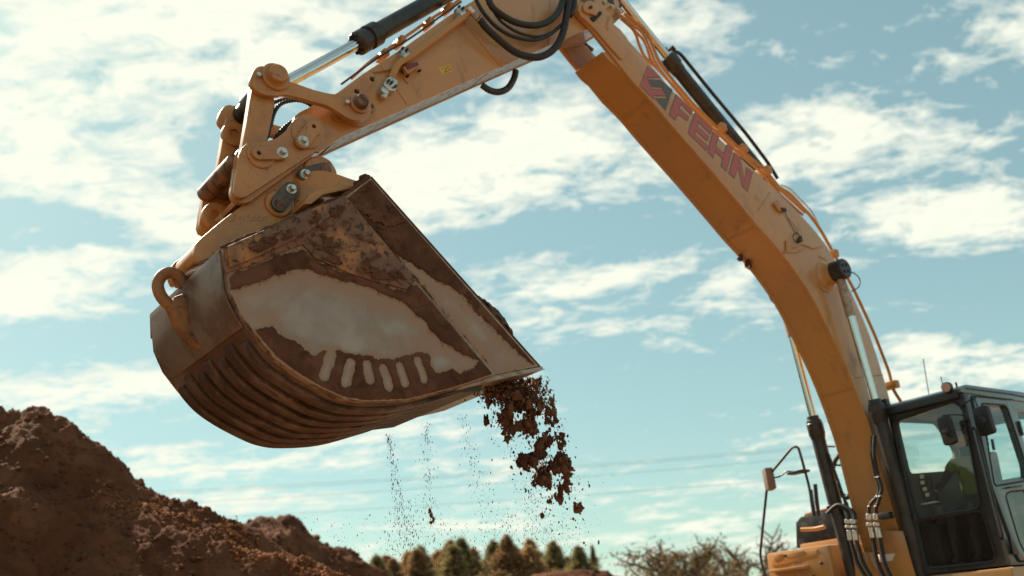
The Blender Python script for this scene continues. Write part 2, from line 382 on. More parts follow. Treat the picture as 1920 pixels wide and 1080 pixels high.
# ------------------------------------------------------------------ noise on arrays
_perm = np.random.default_rng(3).permutation(512)
def _h(ix, iy): return _perm[(_perm[ix & 511] + iy) & 511]
def perlin(x, y):
    ix = np.floor(x).astype(int); iy = np.floor(y).astype(int); fx = x - ix; fy = y - iy
    u = fx ** 3 * (fx * (fx * 6 - 15) + 10); v = fy ** 3 * (fy * (fy * 6 - 15) + 10)
    def g(a, b, dx, dy):
        t = _h(a, b) / 512 * 2 * pi; return np.cos(t) * dx + np.sin(t) * dy
    a = g(ix, iy, fx, fy); b = g(ix + 1, iy, fx - 1, fy); c = g(ix, iy + 1, fx, fy - 1); d = g(ix + 1, iy + 1, fx - 1, fy - 1)
    return (a * (1 - u) + b * u) * (1 - v) + (c * (1 - u) + d * u) * v
def fbm(x, y, oct=5, gain=.5, ridge=False):
    s = np.zeros_like(x, dtype=float); a = 1.0; f = 1.0
    for k in range(oct):
        n = perlin(x * f + 17.3 * k, y * f - 9.1 * k)
        s += a * ((1 - 2 * np.abs(n)) - .5 if ridge else n); a *= gain; f *= 2.03
    return s
def inside(poly, x, y):
    r = np.zeros(x.shape, bool); n = len(poly)
    for i in range(n):
        x1, y1 = poly[i]; x2, y2 = poly[(i + 1) % n]
        c = ((y1 > y) != (y2 > y)) & (x < (x2 - x1) * (y - y1) / ((y2 - y1) + 1e-12) + x1); r ^= c
    return r
def pdist(poly, x, y):
    d = np.full(x.shape, 1e9); n = len(poly)
    for i in range(n):
        x1, y1 = poly[i]; x2, y2 = poly[(i + 1) % n]; vx, vy = x2 - x1, y2 - y1
        t = np.clip(((x - x1) * vx + (y - y1) * vy) / (vx * vx + vy * vy + 1e-12), 0, 1)
        d = np.minimum(d, np.hypot(x - x1 - t * vx, y - y1 - t * vy))
    return np.where(inside(poly, x, y), d, -d)
def grid_mesh(name, X, Y, Z, keep=None):
    n, m_ = X.shape; idx = np.arange(n * m_).reshape(n, m_)
    q = np.stack([idx[:-1, :-1], idx[1:, :-1], idx[1:, 1:], idx[:-1, 1:]], -1).reshape(-1, 4)
    V = np.stack([X, Y, Z], -1).reshape(-1, 3)
    if keep is not None:
        k = keep.reshape(-1); q = q[k[q].all(1)]
        used = np.unique(q); mp_ = np.full(n * m_, -1); mp_[used] = np.arange(len(used)); q = mp_[q]; V = V[used]
    me = bpy.data.meshes.new(name); me.vertices.add(len(V)); me.vertices.foreach_set('co', V.ravel())
    me.loops.add(q.size); me.loops.foreach_set('vertex_index', q.ravel().astype(np.int32))
    me.polygons.add(len(q)); me.polygons.foreach_set('loop_start', np.arange(0, q.size, 4, dtype=np.int32)); me.polygons.foreach_set('loop_total', np.full(len(q), 4, np.int32))
    me.update(calc_edges=True); me.polygons.foreach_set('use_smooth', [True] * len(q)); return me
def tri_mesh(name, V, T):
    me = bpy.data.meshes.new(name); V = np.asarray(V, float); T = np.asarray(T, np.int32)
    me.vertices.add(len(V)); me.vertices.foreach_set('co', V.ravel()); me.loops.add(T.size); me.loops.foreach_set('vertex_index', T.ravel())
    me.polygons.add(len(T)); me.polygons.foreach_set('loop_start', np.arange(0, T.size, 3, dtype=np.int32)); me.polygons.foreach_set('loop_total', np.full(len(T), 3, np.int32))
    me.update(calc_edges=True); return me

# ------------------------------------------------------------------ the ground and the mounds of soil
g = 400.0
me = bpy.data.meshes.new('ground'); me.from_pydata([(-3000, -3000, 0), (3000, -3000, 0), (3000, 3000, 0), (-3000, 3000, 0)], [], [(0, 1, 2, 3)])
struct(link('ground', me, 'sandy_bounce_ground'))

def mound(name, crest_px, Yc, slope_f, slope_b, x0, x1, y0, y1, step, amp=1.0, seed=0.0, extra=None, tail=(), lead=()):
    P = [at_depth(px, py, Yc) for px, py in crest_px]
    cx = [t[0] for t in lead] + [p.x for p in P] + [t[0] for t in tail]; cz = [t[1] for t in lead] + [p.z for p in P] + [t[1] for t in tail]
    xs = np.arange(x0, x1, step); ys = np.arange(y0, y1, step); X, Y = np.meshgrid(xs, ys, indexing='ij')
    xw = X + .25 * fbm(X * .8 + seed, Y * .8, 3)
    cr = np.interp(xw, cx, cz)
    yc = Yc + .5 * fbm(X * .35 + seed, Y * 0 + seed, 2)
    dy = Y - yc
    h = np.where(dy < 0, cr - slope_f * (np.sqrt(dy * dy + .04) - .2), cr - slope_b * (np.sqrt(dy * dy + .04) - .2))
    if extra is not None: h = h + extra(X, Y, dy, cr)
    k = np.clip((h + .5) / .8, 0, 1)
    h = h + amp * k * (.26 * fbm(X * .55 + seed, Y * .55, 3) + .085 * fbm(X * 2.1, Y * 2.1 + seed, 4, .6) + .040 * np.maximum(0, fbm(X * 4.2 + seed, Y * 4.2, 3, .6, ridge=True)) + .050 * fbm(X * 8 + seed, Y * 8, 3, .65))
    h = np.maximum(h, -.25)
    me = grid_mesh(name, X, Y, h); o = link(name, me, 'soil'); struct(o); return o, (xs, ys, h)
def spur(X, Y, dy, cr):
    # a gentler apron below the crest, sloped to catch the sun, widening towards the right
    t = np.clip((X + 6.6) / 4.4, 0, 1); d0 = .60 - .45 * t; wd = .22 + .9 * t
    k = np.clip((X + 6.7) / .7, 0, 1); k = k * k * (3 - 2 * k)
    d = -dy + .10 * fbm(X * 2.2, Y * 2.2, 3)
    return k * (.70 * np.clip(d - d0, 0, wd) - .10 * np.clip(d - .05, 0, d0))
m1, M1 = mound('soil_mound', [(-700, 250), (-400, 470), (-200, 640), (-70, 755), (0, 800), (36, 806), (50, 790), (80, 785), (115, 786), (150, 800), (178, 826), (205, 838), (232, 862), (246, 884), (300, 912), (340, 936), (380, 958), (425, 980), (480, 1004), (560, 1040), (640, 1076), (740, 1130)],  # unseen crest left of view, raised steeply to shade the face
      15.0, .82, .75, -25, -.3, 3.5, 26, .037, 1.0, 0.0, spur, tail=[(-1.9, .35), (-.7, -.4)], lead=[(-24.5, -.4)])
m2, M2 = mound('soil_mound', [(200, 1020), (380, 1012), (440, 990), (462, 974), (490, 963), (540, 966), (560, 976), (590, 1006), (640, 1032), (700, 1062), (745, 1088), (800, 1120)],
      26.0, .7, .7, -19, 2.5, 18, 34, .06, .8, 5.3, None, tail=[(1.5, -.4)], lead=[(-18, -.4)])
m3, M3 = mound('soil_mound', [(980, 1090), (1010, 1078), (1050, 1075), (1090, 1068), (1140, 1068), (1150, 1078), (1190, 1092), (1260, 1120)],
      30.0, .7, .7, -5.5, 11.5, 24, 36, .06, .5, 9.7, None, tail=[(10.5, -.4)], lead=[(-4.5, -.4)])

def clod_mesh(name, r, sub=2, rough=.35, stretch=(1, 1, 1), seed=0):
    bm = bmesh.new(); bmesh.ops.create_icosphere(bm, subdivisions=sub, radius=1)
    off = Vector((seed * 3.7, seed * 1.3, seed * 7.1))
    from mathutils import noise as mn
    for v in bm.verts:
        k = 1 + rough * mn.noise(v.co * 1.3 + off) * 1.6 + rough * .8 * mn.noise(v.co * 3.1 + off) + rough * .35 * mn.noise(v.co * 7 + off)
        v.co = Vector((v.co.x * stretch[0], v.co.y * stretch[1], v.co.z * stretch[2])) * k * r
    me = bpy.data.meshes.new(name); bm.to_mesh(me); bm.free(); return me
def mesh_arrays(me):
    V = np.empty(len(me.vertices) * 3); me.vertices.foreach_get('co', V); me.calc_loop_triangles()
    T = np.empty(len(me.loop_triangles) * 3, np.int32); me.loop_triangles.foreach_get('vertices', T); return V.reshape(-1, 3), T.reshape(-1, 3)
def rand_rot(rng):
    q = rng.normal(size=4); q /= np.linalg.norm(q); a, b, c, d = q
    return np.array([[1 - 2 * (c * c + d * d), 2 * (b * c - a * d), 2 * (b * d + a * c)], [2 * (b * c + a * d), 1 - 2 * (b * b + d * d), 2 * (c * d - a * b)], [2 * (b * d - a * c), 2 * (c * d + a * b), 1 - 2 * (b * b + c * c)]])
def scatter(name, protos, pos, size, rng, sz=None):
    Vs, Ts, n = [], [], 0
    for i, p in enumerate(pos):
        V, T = protos[i % len(protos)]
        v = (V * size[i]) @ rand_rot(rng).T
        if sz is not None: v = v * sz[i]
        Vs.append(v + np.asarray(p)); Ts.append(T + n); n += len(V)
    return tri_mesh(name, np.concatenate(Vs), np.concatenate(Ts))
P_CLOD = []
for s in range(6):
    me = clod_mesh('c', 1, 1, .6, seed=s + 1); P_CLOD.append(mesh_arrays(me)); bpy.data.meshes.remove(me)
P_CLOD2 = []
for s in range(6):
    me = clod_mesh('c', 1, 3, .5, seed=s + 20); P_CLOD2.append(mesh_arrays(me)); bpy.data.meshes.remove(me)
def strew(name, M, n, ymin, ymax, smin, smax, mparent):
    xs, ys, h = M; rng = np.random.default_rng(5); pos = []; size = []
    while len(pos) < n:
        i = rng.integers(0, len(xs)); j = rng.integers(0, len(ys))
        if not (ymin < ys[j] < ymax) or h[i, j] < .15: continue
        pos.append((xs[i], ys[j], h[i, j] + .005)); size.append(smin * (smax / smin) ** (rng.random() ** 2.2))
    o = link(name, scatter(name, P_CLOD, pos, size, rng), 'soil', mparent); o['kind'] = 'stuff'
strew('loose_clods', M1, 16000, 7, 16, .008, .050, m1)
strew('loose_clods', M2, 2500, 20, 27, .02, .10, m2)
strew('loose_clods', M3, 500, 26, 31, .02, .10, m3)
def sunlit_band(M, n):
    """pale crumbs that paint in the sunlit strip, lying in a band below the crest that widens to the right"""
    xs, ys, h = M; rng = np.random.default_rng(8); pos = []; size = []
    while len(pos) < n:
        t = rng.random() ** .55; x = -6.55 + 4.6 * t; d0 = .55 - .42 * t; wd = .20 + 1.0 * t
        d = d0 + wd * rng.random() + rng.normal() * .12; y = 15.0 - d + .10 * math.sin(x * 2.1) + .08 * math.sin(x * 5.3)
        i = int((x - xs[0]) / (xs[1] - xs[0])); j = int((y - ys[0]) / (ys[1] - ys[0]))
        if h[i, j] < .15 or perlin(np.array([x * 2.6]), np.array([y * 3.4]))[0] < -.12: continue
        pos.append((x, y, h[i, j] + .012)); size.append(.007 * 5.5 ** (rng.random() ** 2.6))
    o = link('sunlit_crumbs', scatter('sunlit_crumbs', P_CLOD, pos, size, rng), 'sunlit_soil', m1); o['kind'] = 'stuff'
sunlit_band(M1, 9000)
# ------------------------------------------------------------------ the excavator: local X forward (towards the bucket), Y to its left, Z up
AZ = radians(39.0)
mF = Vector((-cos(AZ), -sin(AZ), 0)); mY = Vector((sin(AZ), -cos(AZ), 0)); ORG = mY * -6.925 + mF * -11.5
EX = bpy.data.objects.new('excavator', None); COL.objects.link(EX)
EX.location = ORG; EX.rotation_euler = (0, 0, math.atan2(mF.y, mF.x))
tag(EX, 'yellow tracked excavator with raised boom tipping soil from a muddy ribbed bucket', 'excavator')
def loc(P): v = P - ORG; return Vector((v.dot(mF), v.dot(mY), v.z))
def S3(px, y):
    r = ray(*px); return loc(CAM + r * ((y - (CAM - ORG).dot(mY)) / r.dot(mY)))
def S(px, y): v = S3(px, y); return (v.x, v.z)
def X3(px, x):
    r = ray(*px); return loc(CAM + r * ((x - (CAM - ORG).dot(mF)) / r.dot(mF)))
def X2(px, x): v = X3(px, x); return (v.y, v.z)
def SS(pts, y): return [S(p, y) for p in pts]
def z1(x, y): return (360 + x / 3.085, 100 + y / 3.0857)      # enlargements the outlines were measured in
def z2(x, y): return (640 + x / 3.2, y / 3.2)
def z5(x, y): return (1020 + x / 2.571, y / 2.571)
def zf(x, y): return (1190 + x / 4.154, 110 + y / 4.154)
def zj(x, y): return (1080 + x / 7.715, y / 7.715)
def zc(x, y): return (1400 + x / 2.842, 700 + y / 2.842)
def zk(x, y): return (260 + x / 2.0, 320 + y / 2.0)
def zm(x, y): return (560 + x / 2.0, 320 + y / 2.0)

def bolt(name, c, y, r, m, parent, washer=None, dirn=1, h=.03):
    bm = bmesh.new(); d = (0, dirn, 0)
    if washer: add_lathe(bm, (c[0], y, c[1]), d, [(0, 0), (0, washer), (.008, washer), (.011, washer * .93), (.011, 0)], 24)
    add_lathe(bm, (c[0], y + dirn * .010, c[1]), d, [(0, r), (h * .8, r), (h, r * .85), (h, 0)], 12)
    bmesh.ops.recalc_face_normals(bm, faces=bm.faces); return obj(name, bm, m, parent)

def beam(name, outline, yh, tp, inset, m, core=None):
    """box-section beam: two side plates standing proud of the top and bottom plates"""
    bm = bmesh.new()
    add_prism(bm, outline, yh - tp, yh, 'y', .006); add_prism(bm, outline, -yh, -yh + tp, 'y', .006)
    add_prism(bm, core if core else inset_loop(outline, -inset), -yh + tp * .6, yh - tp * .6, 'y', .002, seg=1)
    return obj(name, bm, m, EX)

# ---- boom
inner = [(4.20, 7.33), (3.98, 7.19), (3.72, 7.02), (3.475, 6.81), (3.03, 6.46), (2.74, 6.23), (2.37, 5.92), (2.10, 5.69), (1.72, 5.40), (1.37, 5.03), (1.17, 4.73), (1.02, 4.42), (.86, 4.08), (.735, 3.735), (.64, 3.40), (.575, 3.1), (.53, 2.6), (.48, 2.1), (.42, 1.75)]
outer = [(-.28, 1.7), (-.10, 2.5), (-.03, 3.1), (0, 3.66), (.03, 3.95), (.08, 4.27), (.16, 4.6), (.28, 4.92), (.42, 5.23), (.58, 5.53), (.78, 5.77), (1.08, 6.0), (1.52, 6.27), (1.93, 6.49), (2.29, 6.67), (2.60, 6.84), (2.97, 7.06), (3.30, 7.28), (3.60, 7.52), (3.93, 7.76), (4.16, 7.92)]
piv = Vector(S((1104, 12), .275)); pr = .27
a0 = math.atan2(7.95 - piv.y, 4.28 - piv.x)
tip = [(piv.x + pr * cos(t), piv.y + pr * sin(t)) for t in np.linspace(radians(140), radians(-70), 14)]
boom_out = curve2(inner[1:], 3) + curve2(outer, 3) + tip
crotch = [(3.74, 7.55), (3.80, 7.36), (3.93, 7.24)]
core_in = [p for p in curve2(inner[1:], 3)]
core_low = curve2([(4.44, 7.49), (4.33, 7.385), (4.20, 7.325), (4.08, 7.265), (3.96, 7.20)], 3)[:-1] + curve2(inner[1:], 3)[1:]
core = inset_loop(core_low + curve2(outer[:-2], 3) + [(4.02, 7.74), (4.10, 7.60), (4.28, 7.53)], -.018)
core = [(p.x, p.y) for p in core]
boom = beam('boom', boom_out, .275, .045, .02, 'yellow_paint', core)
def weld_at(k, nm='weld_seam'):
    a = Vector(inner[k]); d = (Vector(inner[k + 1]) - Vector(inner[k - 1])).normalized(); nn = Vector((d.y, -d.x))
    if nn.x < 0: nn = -nn
    p = a - nn * .016
    tube(nm, [Vector((p.x, -.23, p.y)), Vector((p.x, 0, p.y)), Vector((p.x, .23, p.y))], .011, 'pipe_paint', boom, 8)
for k in (2, 7, 13): weld_at(k)
for a, b in (((1603, 708), (1655, 703)), ((1199, 166), (1216, 124)), ((1421, 395), (1444, 360))):
    pa, pb = S3(a, .276), S3(b, .276); tube('weld_seam', [pa, pa.lerp(pb, .5), pb], .006, 'pipe_paint', boom, 6)
# fork reinforcement plate with rounded lower end on the outer face, around the arm pivot
fk = [zj(25, 150), zj(40, 60), zj(90, 20), zj(160, 10), zj(260, 60), zj(330, 160), zj(420, 250), zj(520, 330), zj(640, 430), zj(745, 560), zj(775, 660), zj(740, 760), zj(690, 845), zj(650, 850), zj(600, 800), zj(440, 620), zj(280, 430), zj(130, 280), zj(60, 220)]
prism('fork_plate', SS(fk, .3), .275, .305, 'yellow_paint', boom, bevel=.008)
prism('pivot_plate', [S(p, .34) for p in curve2([zj(110, 130), zj(125, 40), zj(200, 5), zj(300, 50), zj(340, 120), zj(300, 215), zj(250, 205), zj(170, 180)], 4, True)], .305, .34, 'yellow_paint', boom)
bolt('bolt', S(zj(200, 115), .34), .335, .018, 'black_metal', boom)
cyl('pin', (piv.x, -.31, piv.y), (piv.x, .306, piv.y), .12, 'dark_steel', boom)
# ---- writing on the boom
def letter(name, pts, m, y0=.2765, grow=0):
    P = SS([zf(*p) for p in pts], .2765)
    bm = bmesh.new(); add_prism(bm, inset_loop(P, .014), .2752, .2768, 'y', 0); obj('letter_border', bm, 'decal_border', boom, smooth=False)
    bm = bmesh.new(); add_prism(bm, P, .2762, .2785, 'y', 0); return obj(name, bm, m, boom, smooth=False)
letter('logo_mark', [(105, 62), (192, 142), (92, 142), (122, 240), (215, 246), (246, 288), (136, 284), (146, 312), (48, 212)], 'decal_red')
letter('logo_mark', [(115, 170), (205, 172), (288, 243), (237, 396), (168, 314), (258, 314), (216, 222), (132, 214)], 'decal_grey')
letter('letter', [(325, 284), (448, 405), (434, 430), (362, 346), (340, 385), (416, 452), (404, 480), (334, 428), (310, 472), (272, 436)], 'decal_red')
letter('letter', [(470, 426), (600, 553), (586, 580), (496, 490), (482, 526), (574, 606), (560, 634), (474, 556), (462, 588), (567, 684), (553, 710), (420, 580)], 'decal_red')
letter('letter', [(612, 574), (652, 610), (626, 680), (696, 745), (722, 672), (760, 705), (710, 870), (676, 836), (688, 778), (622, 716), (608, 766), (574, 728)], 'decal_red')
letter('letter', [(777, 738), (820, 776), (858, 958), (874, 855), (914, 886), (877, 1028), (842, 996), (806, 840), (772, 926), (738, 893)], 'decal_red')
# ---- boom: pin boss for the lift cylinders, lamp brackets, wiring
bc = S((1574, 507), .48)
lathe('pin_boss', (bc[0], .27, bc[1]), (0, 1, 0), [(0, .21), (.015, .205), (.04, .16), (.09, .14), (.13, .14), (.13, 0)], 'yellow_paint', boom, 28)
lathe('pin_boss', (bc[0], -.27, bc[1]), (0, -1, 0), [(0, .21), (.015, .205), (.04, .16), (.09, .14), (.13, .14), (.13, 0)], 'yellow_paint', boom, 28)
for s in (1, -1):
    e = bmesh.new(); add_lathe(e, (bc[0], s * .375, bc[1]), (0, s, 0), [(0, 0), (0, .125), (.01, .135), (.185, .135), (.20, .12), (.20, 0)], 28)
    for k in range(4):
        t = k * pi / 2 + .6; add_lathe(e, (bc[0] + .06 * cos(t), s * .572, bc[1] + .06 * sin(t)), (0, s, 0), [(0, .018), (.016, .018), (.016, 0)], 6)
    bmesh.ops.recalc_face_normals(e, faces=e.faces)
    cy = obj('lift_cylinder', e, 'black_metal', EX)
    top = Vector((bc[0], s * .462, bc[1])); mid = S3((1640, 752), .462); mid.y = s * .462
    d = (mid - top).normalized(); bot = top + d * 3.95
    L = (mid - top).length
    cyl('rod_sleeve', top, top + d * (L * .36), .060, 'dusty_rod', cy, 20)
    cyl('rod', top + d * (L * .35), top + d * (L + .1), .052, 'chrome', cy, 24)
    lathe('gland', top + d * (L - .02), d, [(0, 0), (0, .075), (.05, .08), (.06, .098), (.09, .098), (.1, .106), (.24, .106), (.26, .098), (.30, .092), (.30, 0)], 'black_metal', cy, 24)
    cyl('barrel', top + d * (L + .27), bot, .088, 'black_metal', cy, 24)
    if s < 0:
        u = Vector((.10, .05, 0)); pth = smooth_path([top + d * (L + .5) + Vector((.02, .10, 0)), top + d * (L + 1.0) + Vector((.0, .14, 0)), top + d * (L + 1.5) + Vector((0, .15, 0)), top + d * (L + 2.2) + Vector((0, .14, 0))], 4)
        tube('steel_line', pth, .018, 'black_metal', cy, 8)
def wire(name, pts, r, m, parent, y=.285, sub=5):
    return tube(name, smooth_path([S3(p, y) for p in pts], sub), r, m, parent, 6)
def zw(x, y): return (1440 + x / 7.715, 420 + y / 7.715)
def zx(x, y): return (1360 + x / 2.455, 320 + y / 2.455)
wire('wire', [zx(265, 170), zx(290, 225), zx(315, 270), zx(330, 292)], .004, 'rubber', boom)
wire('wire', [zx(285, 215), zx(310, 240), zx(330, 270), zx(335, 295)], .003, 'rubber', boom)
wire('wire', [zw(330, 330), zw(420, 330), zw(500, 300), zw(580, 325), zw(660, 355), zw(790, 315)], .006, 'pipe_paint', boom)
wire('wire', [zw(230, 415), zw(400, 415), zw(470, 385), zw(560, 335)], .004, 'pipe_paint', boom)
wire('wire', [zw(740, 470), zw(800, 490), zw(850, 540)], .004, 'pipe_paint', boom)
wire('wire', [zw(730, 880), zw(800, 960), zw(890, 985)], .005, 'pipe_paint', boom)
wire('wire', [zw(1170, 690), zw(1260, 720), zw(1330, 810), zw(1310, 910), zw(1210, 975)], .008, 'rubber', boom, y=.4)
t_ = [S3(zw(410 + 48 * cos(a), 190 + 62 * sin(a)), .30) for a in np.linspace(0, 2 * pi, 17)]
tube('cable_loop', t_, .006, 'rubber', boom, 6)
prism('cable_plug', round_loop(SS([zw(425, 230), zw(470, 165), zw(490, 260), zw(430, 275)], .29), .02), .276, .31, 'rubber', boom, bevel=.004)
prism('lamp_bracket', SS([zw(265, 240), zw(325, 235), zw(335, 300), zw(320, 330), zw(460, 285), zw(490, 290), zw(430, 335), zw(350, 350), zw(300, 385), zw(230, 420), zw(270, 370)], .30), .275, .30, 'pipe_paint', boom, bevel=.004)
prism('lamp_bracket', SS([zx(220, 150), zx(245, 135), zx(250, 160), zx(272, 175), zx(268, 190), zx(245, 185)], .30), .275, .31, 'pipe_paint', boom, bevel=.004)
prism('cable_plug', SS([zx(255, 172), zx(276, 172), zx(280, 190), zx(262, 188)], .31), .30, .325, 'rubber', boom, bevel=.004)
# scraped and oily marks on the underside
for c, s_ in (((1400, 496), .07), ((1386, 486), .05), ((1440, 452), .05)):
    p = S3(c, -.23 if c[0] < 1420 else .2); me_ = clod_mesh('mud_splash', s_, 2, .7, (.5, .8, 1.0), int(c[0])); q_ = link('mud_splash', me_, 'mud', boom); q_.location = p - Vector((.03, 0, -.02))
# ---- hydraulic pipes along the boom's back
def pipe(pts, y, r=.022, name='steel_pipe', m='pipe_paint', parent=boom, rad=.10):
    return tube(name, fillet([S3(p, yy) for p, yy in zip(pts, y if isinstance(y, (list, tuple)) else [y] * len(pts))], rad, 4), r, m, parent, 10)
back = [zj(690, 190), zj(1020, 445), zj(1190, 880), zj(1330, 1075), (1300, 196), (1345, 240), (1385, 278), (1430, 315), (1464, 357), (1510, 398)]
pipe(back, .17, .022)
pipe([(p[0] - 5, p[1] + 5) for p in back], .24, .018)
pipe([zj(640, 250), zj(860, 450), zj(1000, 600), zj(1085, 900), (1290, 190), (1345, 246), (1425, 322), (1462, 360)], .05, .019)
pipe([zj(650, 265), zj(850, 440), zj(900, 620), zj(980, 820), (1225, 122)], .18, .020)
pipe([zj(560, 50), zj(700, 200), zj(900, 380)], .10, .022)
pipe([(1462, 352), (1480, 362), (1520, 405), (1538, 430), (1600, 541), (1622, 588), (1640, 628), (1668, 700), (1673, 728), (1700, 770)], .12, .022)
pipe([(1464, 347), (1480, 352), (1524, 398), (1535, 422)], .05, .012, m='zinc')
pipe([(1440, 346), (1470, 380), (1500, 412), (1530, 446)], .20, .02)
for p, yy in (((1345, 243), .15), ((1385, 282), .15), ((1555, 478), .15), ((1668, 722), .10), ((1430, 322), .15)):
    c = S3(p, yy); bm = bmesh.new(); add_box(bm, (c.x - .05, c.y - .10, c.z - .06), (c.x + .05, c.y + .12, c.z + .04), .01); obj('pipe_clamp', bm, 'pipe_paint', boom)
c = S3((1668, 724), .10)
# valve cluster at the boom nose
bm = bmesh.new()
for (x, y, s_) in ((440, 40, .07), (500, 120, .06), (480, 30, .05), (560, 60, .06)):
    c = S3(zj(x, y), .15); add_box(bm, (c.x - s_, c.y - s_, c.z - s_), (c.x + s_, c.y + s_, c.z + s_), .012)
obj('valve_block', bm, 'black_metal', boom)
bm = bmesh.new(); c = S3(zj(580, 240), .18); add_prism(bm, SS([zj(500, 230), zj(590, 150), zj(680, 220), zj(570, 325)], .22), .10, .22, 'y', .006); obj('valve_cover', bm, 'pipe_paint', boom)
for p in ((640, 180), (610, 150), (520, 110), (340, 215), (410, 45)):
    c = S3(zj(*p), .25); cyl('fitting', c + Vector((0, -.05, 0)), c + Vector((0, .02, .02)), .026, 'zinc', boom, 12)
tube('hose', smooth_path([S3(zj(*p), .31) for p in ((215, 250), (250, 290), (300, 240), (350, 190))], 5), .022, 'rubber', boom, 10, .08)
pipe([zj(455, 440), zj(440, 400), zj(470, 260), zj(510, 235)], .30, .016)
pipe([zj(120, 600), zj(190, 690), zj(240, 740)], -.23, .014, 'hose', 'rubber')
pipe([zj(30, 560), zj(140, 640), zj(250, 715)], -.25, .016)

# ---- arm cylinder on the boom's back
ac = bpy.data.objects.new('arm_cylinder', None); COL.objects.link(ac); ac.parent = EX
A = S3((1252, 108), 0); B = S3((1425, 322), 0); dd = (B - A).normalized()
lathe('gland', A - dd * .02, dd, [(0, 0), (0, .10), (.05, .115), (.16, .115), (.18, .10), (.26, .095), (.26, 0)], 'black_metal', ac)
cyl('barrel', A + dd * .2, B + dd * .35, .088, 'black_metal', ac)
cyl('rod', A - dd * 2.0, A, .055, 'chrome', ac)
pipe([zj(1390, 700), zj(1400, 730), (1275, 100), (1330, 168), (1400, 252), (1440, 305), (1458, 335)], -.02, .024, 'steel_line', 'black_metal', ac)
for p in ((1385, 690), (1410, 715), (1360, 715), (1290, 715)):
    c = S3(zj(*p), 0); cyl('bolt', c + Vector((0, -.03, 0)), c + Vector((0, .03, 0)), .022, 'black_metal', ac, 8)

# ---- arm
arm_lo = [(8.17, 5.20), (7.84, 5.47), (7.12, 5.975), (6.07, 6.71), (5.07, 7.405), (4.60, 7.73)]
arm_hi = [(3.95, 8.35), (4.1, 8.75), (4.6, 8.83), (5.3, 8.43), (6.22, 7.53), (6.57, 7.205), (7.08, 6.69), (7.59, 6.205), (7.87, 5.915)]
nc = Vector(S((588, 246), .22)); 
nose = [(nc.x + .20 * cos(t), nc.y + .20 * sin(t)) for t in np.linspace(radians(50), radians(-105), 9)]
arm_out = arm_lo[1:] + [(4.25, 7.9), (4.0, 8.1)] + arm_hi + nose
arm = beam('arm', arm_out, .22, .03, .022, 'yellow_paint')
# underside sheet, its sky reflection painted in as pale grey metal
lo = [Vector(p) for p in arm_lo[1:]]
bm = bmesh.new(); ll = [(p.x, p.y + .016) for p in lo]; add_prism(bm, ll + [(p[0], p[1] + .008) for p in reversed(ll)], -.188, .188, 'y', 0); obj('bottom_plate', bm, 'dusty_metal_and_sky_sheen', arm)
tube('weld_seam', [S3(z2(895, 430), .2) + Vector((0, -.03, .02)), S3(z2(895, 430), .2) + Vector((0, -.36, .02))], .01, 'pipe_paint', arm, 6)
tube('weld_seam', [S3(p, .22) for p in (z2(230, 385), z2(320, 520), z2(395, 632))], .006, 'pipe_paint', arm, 6)
tube('weld_seam', smooth_path([S3(p, .22) for p in (z2(735, 130), z2(820, 240), z2(930, 370), z2(965, 400))], 4), .009, 'pipe_paint', arm, 6)
tube('weld_seam', [S3(z2(1250, 0), .22), S3(z2(1248, 130), .22), S3(z2(1243, 270), .22)], .006, 'pipe_paint', arm, 6)
# bracket plate around the link pin, with holes
bp = [z1(1052, 112), z1(1056, 160), z1(1010, 225), z1(1068, 318), z1(1060, 348), z1(985, 425), z1(900, 400), z1(818, 382), z1(812, 340), z1(840, 300), z1(890, 210), z1(1028, 112)]
holes = [circle(S(z1(*h), .25), .026, 14) for h in ((953, 222), (1036, 306), (1042, 150), (986, 262))]
prism('bracket_plate', round_loop(SS(bp, .25), .05), .22, .25, 'grimy_yellow_paint', arm, holes=holes)
for h in ((953, 222), (1036, 306), (1042, 150), (986, 262), (844, 362), (1006, 318), (1030, 342)):
    bolt('bolt', S(z1(*h), .235), .222, .016, 'dark_steel', arm)
# pipe, clamps, valve and lamp on the arm's side
pp = [(S3(z2(780, 70), .30)), S3(z2(400, 350), .30), S3(z2(340, 380), .29), S3(z2(300, 470), .28)]
tube('steel_pipe', fillet(pp, .15, 6), .034, 'pipe_paint', arm, 14)
for q in (z2(715, 92), z2(378, 345)):
    c = S3(q, .28); d = (pp[0] - pp[1]).normalized(); bm = bmesh.new()
    add_lathe(bm, c - d * .045, d, [(0, 0), (0, .047), (.09, .047), (.09, 0)], 16); bmesh.ops.recalc_face_normals(bm, faces=bm.faces)
    nn = Vector((-d.z, 0, d.x)); e = c + nn * -.0
    add_box(bm, (c.x - .03, .22, c.z - .06), (c.x + .04, .31, c.z + .085), .008)
    cl = obj('pipe_clamp', bm, 'zinc', arm)
    for k in (-.012, .035): bolt('bolt', (c.x + .005 + k, c.z + .065), .30, .014, 'black_metal', cl)
def ybox(name, pts, y0, y1, m, parent, bevel=.006): return prism(name, SS(pts, y1), y0, y1, m, parent, bevel=bevel)
ybox('valve_block', [z2(272, 470), z2(300, 455), z2(340, 485), z2(325, 545), z2(290, 540), z2(255, 510)], .22, .32, 'zinc', arm)
ybox('valve_block', [z2(245, 515), z2(290, 540), z2(275, 565), z2(240, 545)], .22, .31, 'zinc', arm)
c0, c1 = S3(z2(270, 540), .27), S3(z2(248, 592), .27); cyl('fitting', c0, c1, .032, 'zinc', arm, 14)
for h in ((297, 500), (318, 524), (278, 490)): bolt('bolt', S(z2(*h), .32), .318, .014, 'dark_steel', arm)
ybox('lamp_bracket', [z2(345, 430), z2(405, 380), z2(470, 430), z2(400, 502)], .22, .232, 'pipe_paint', arm)
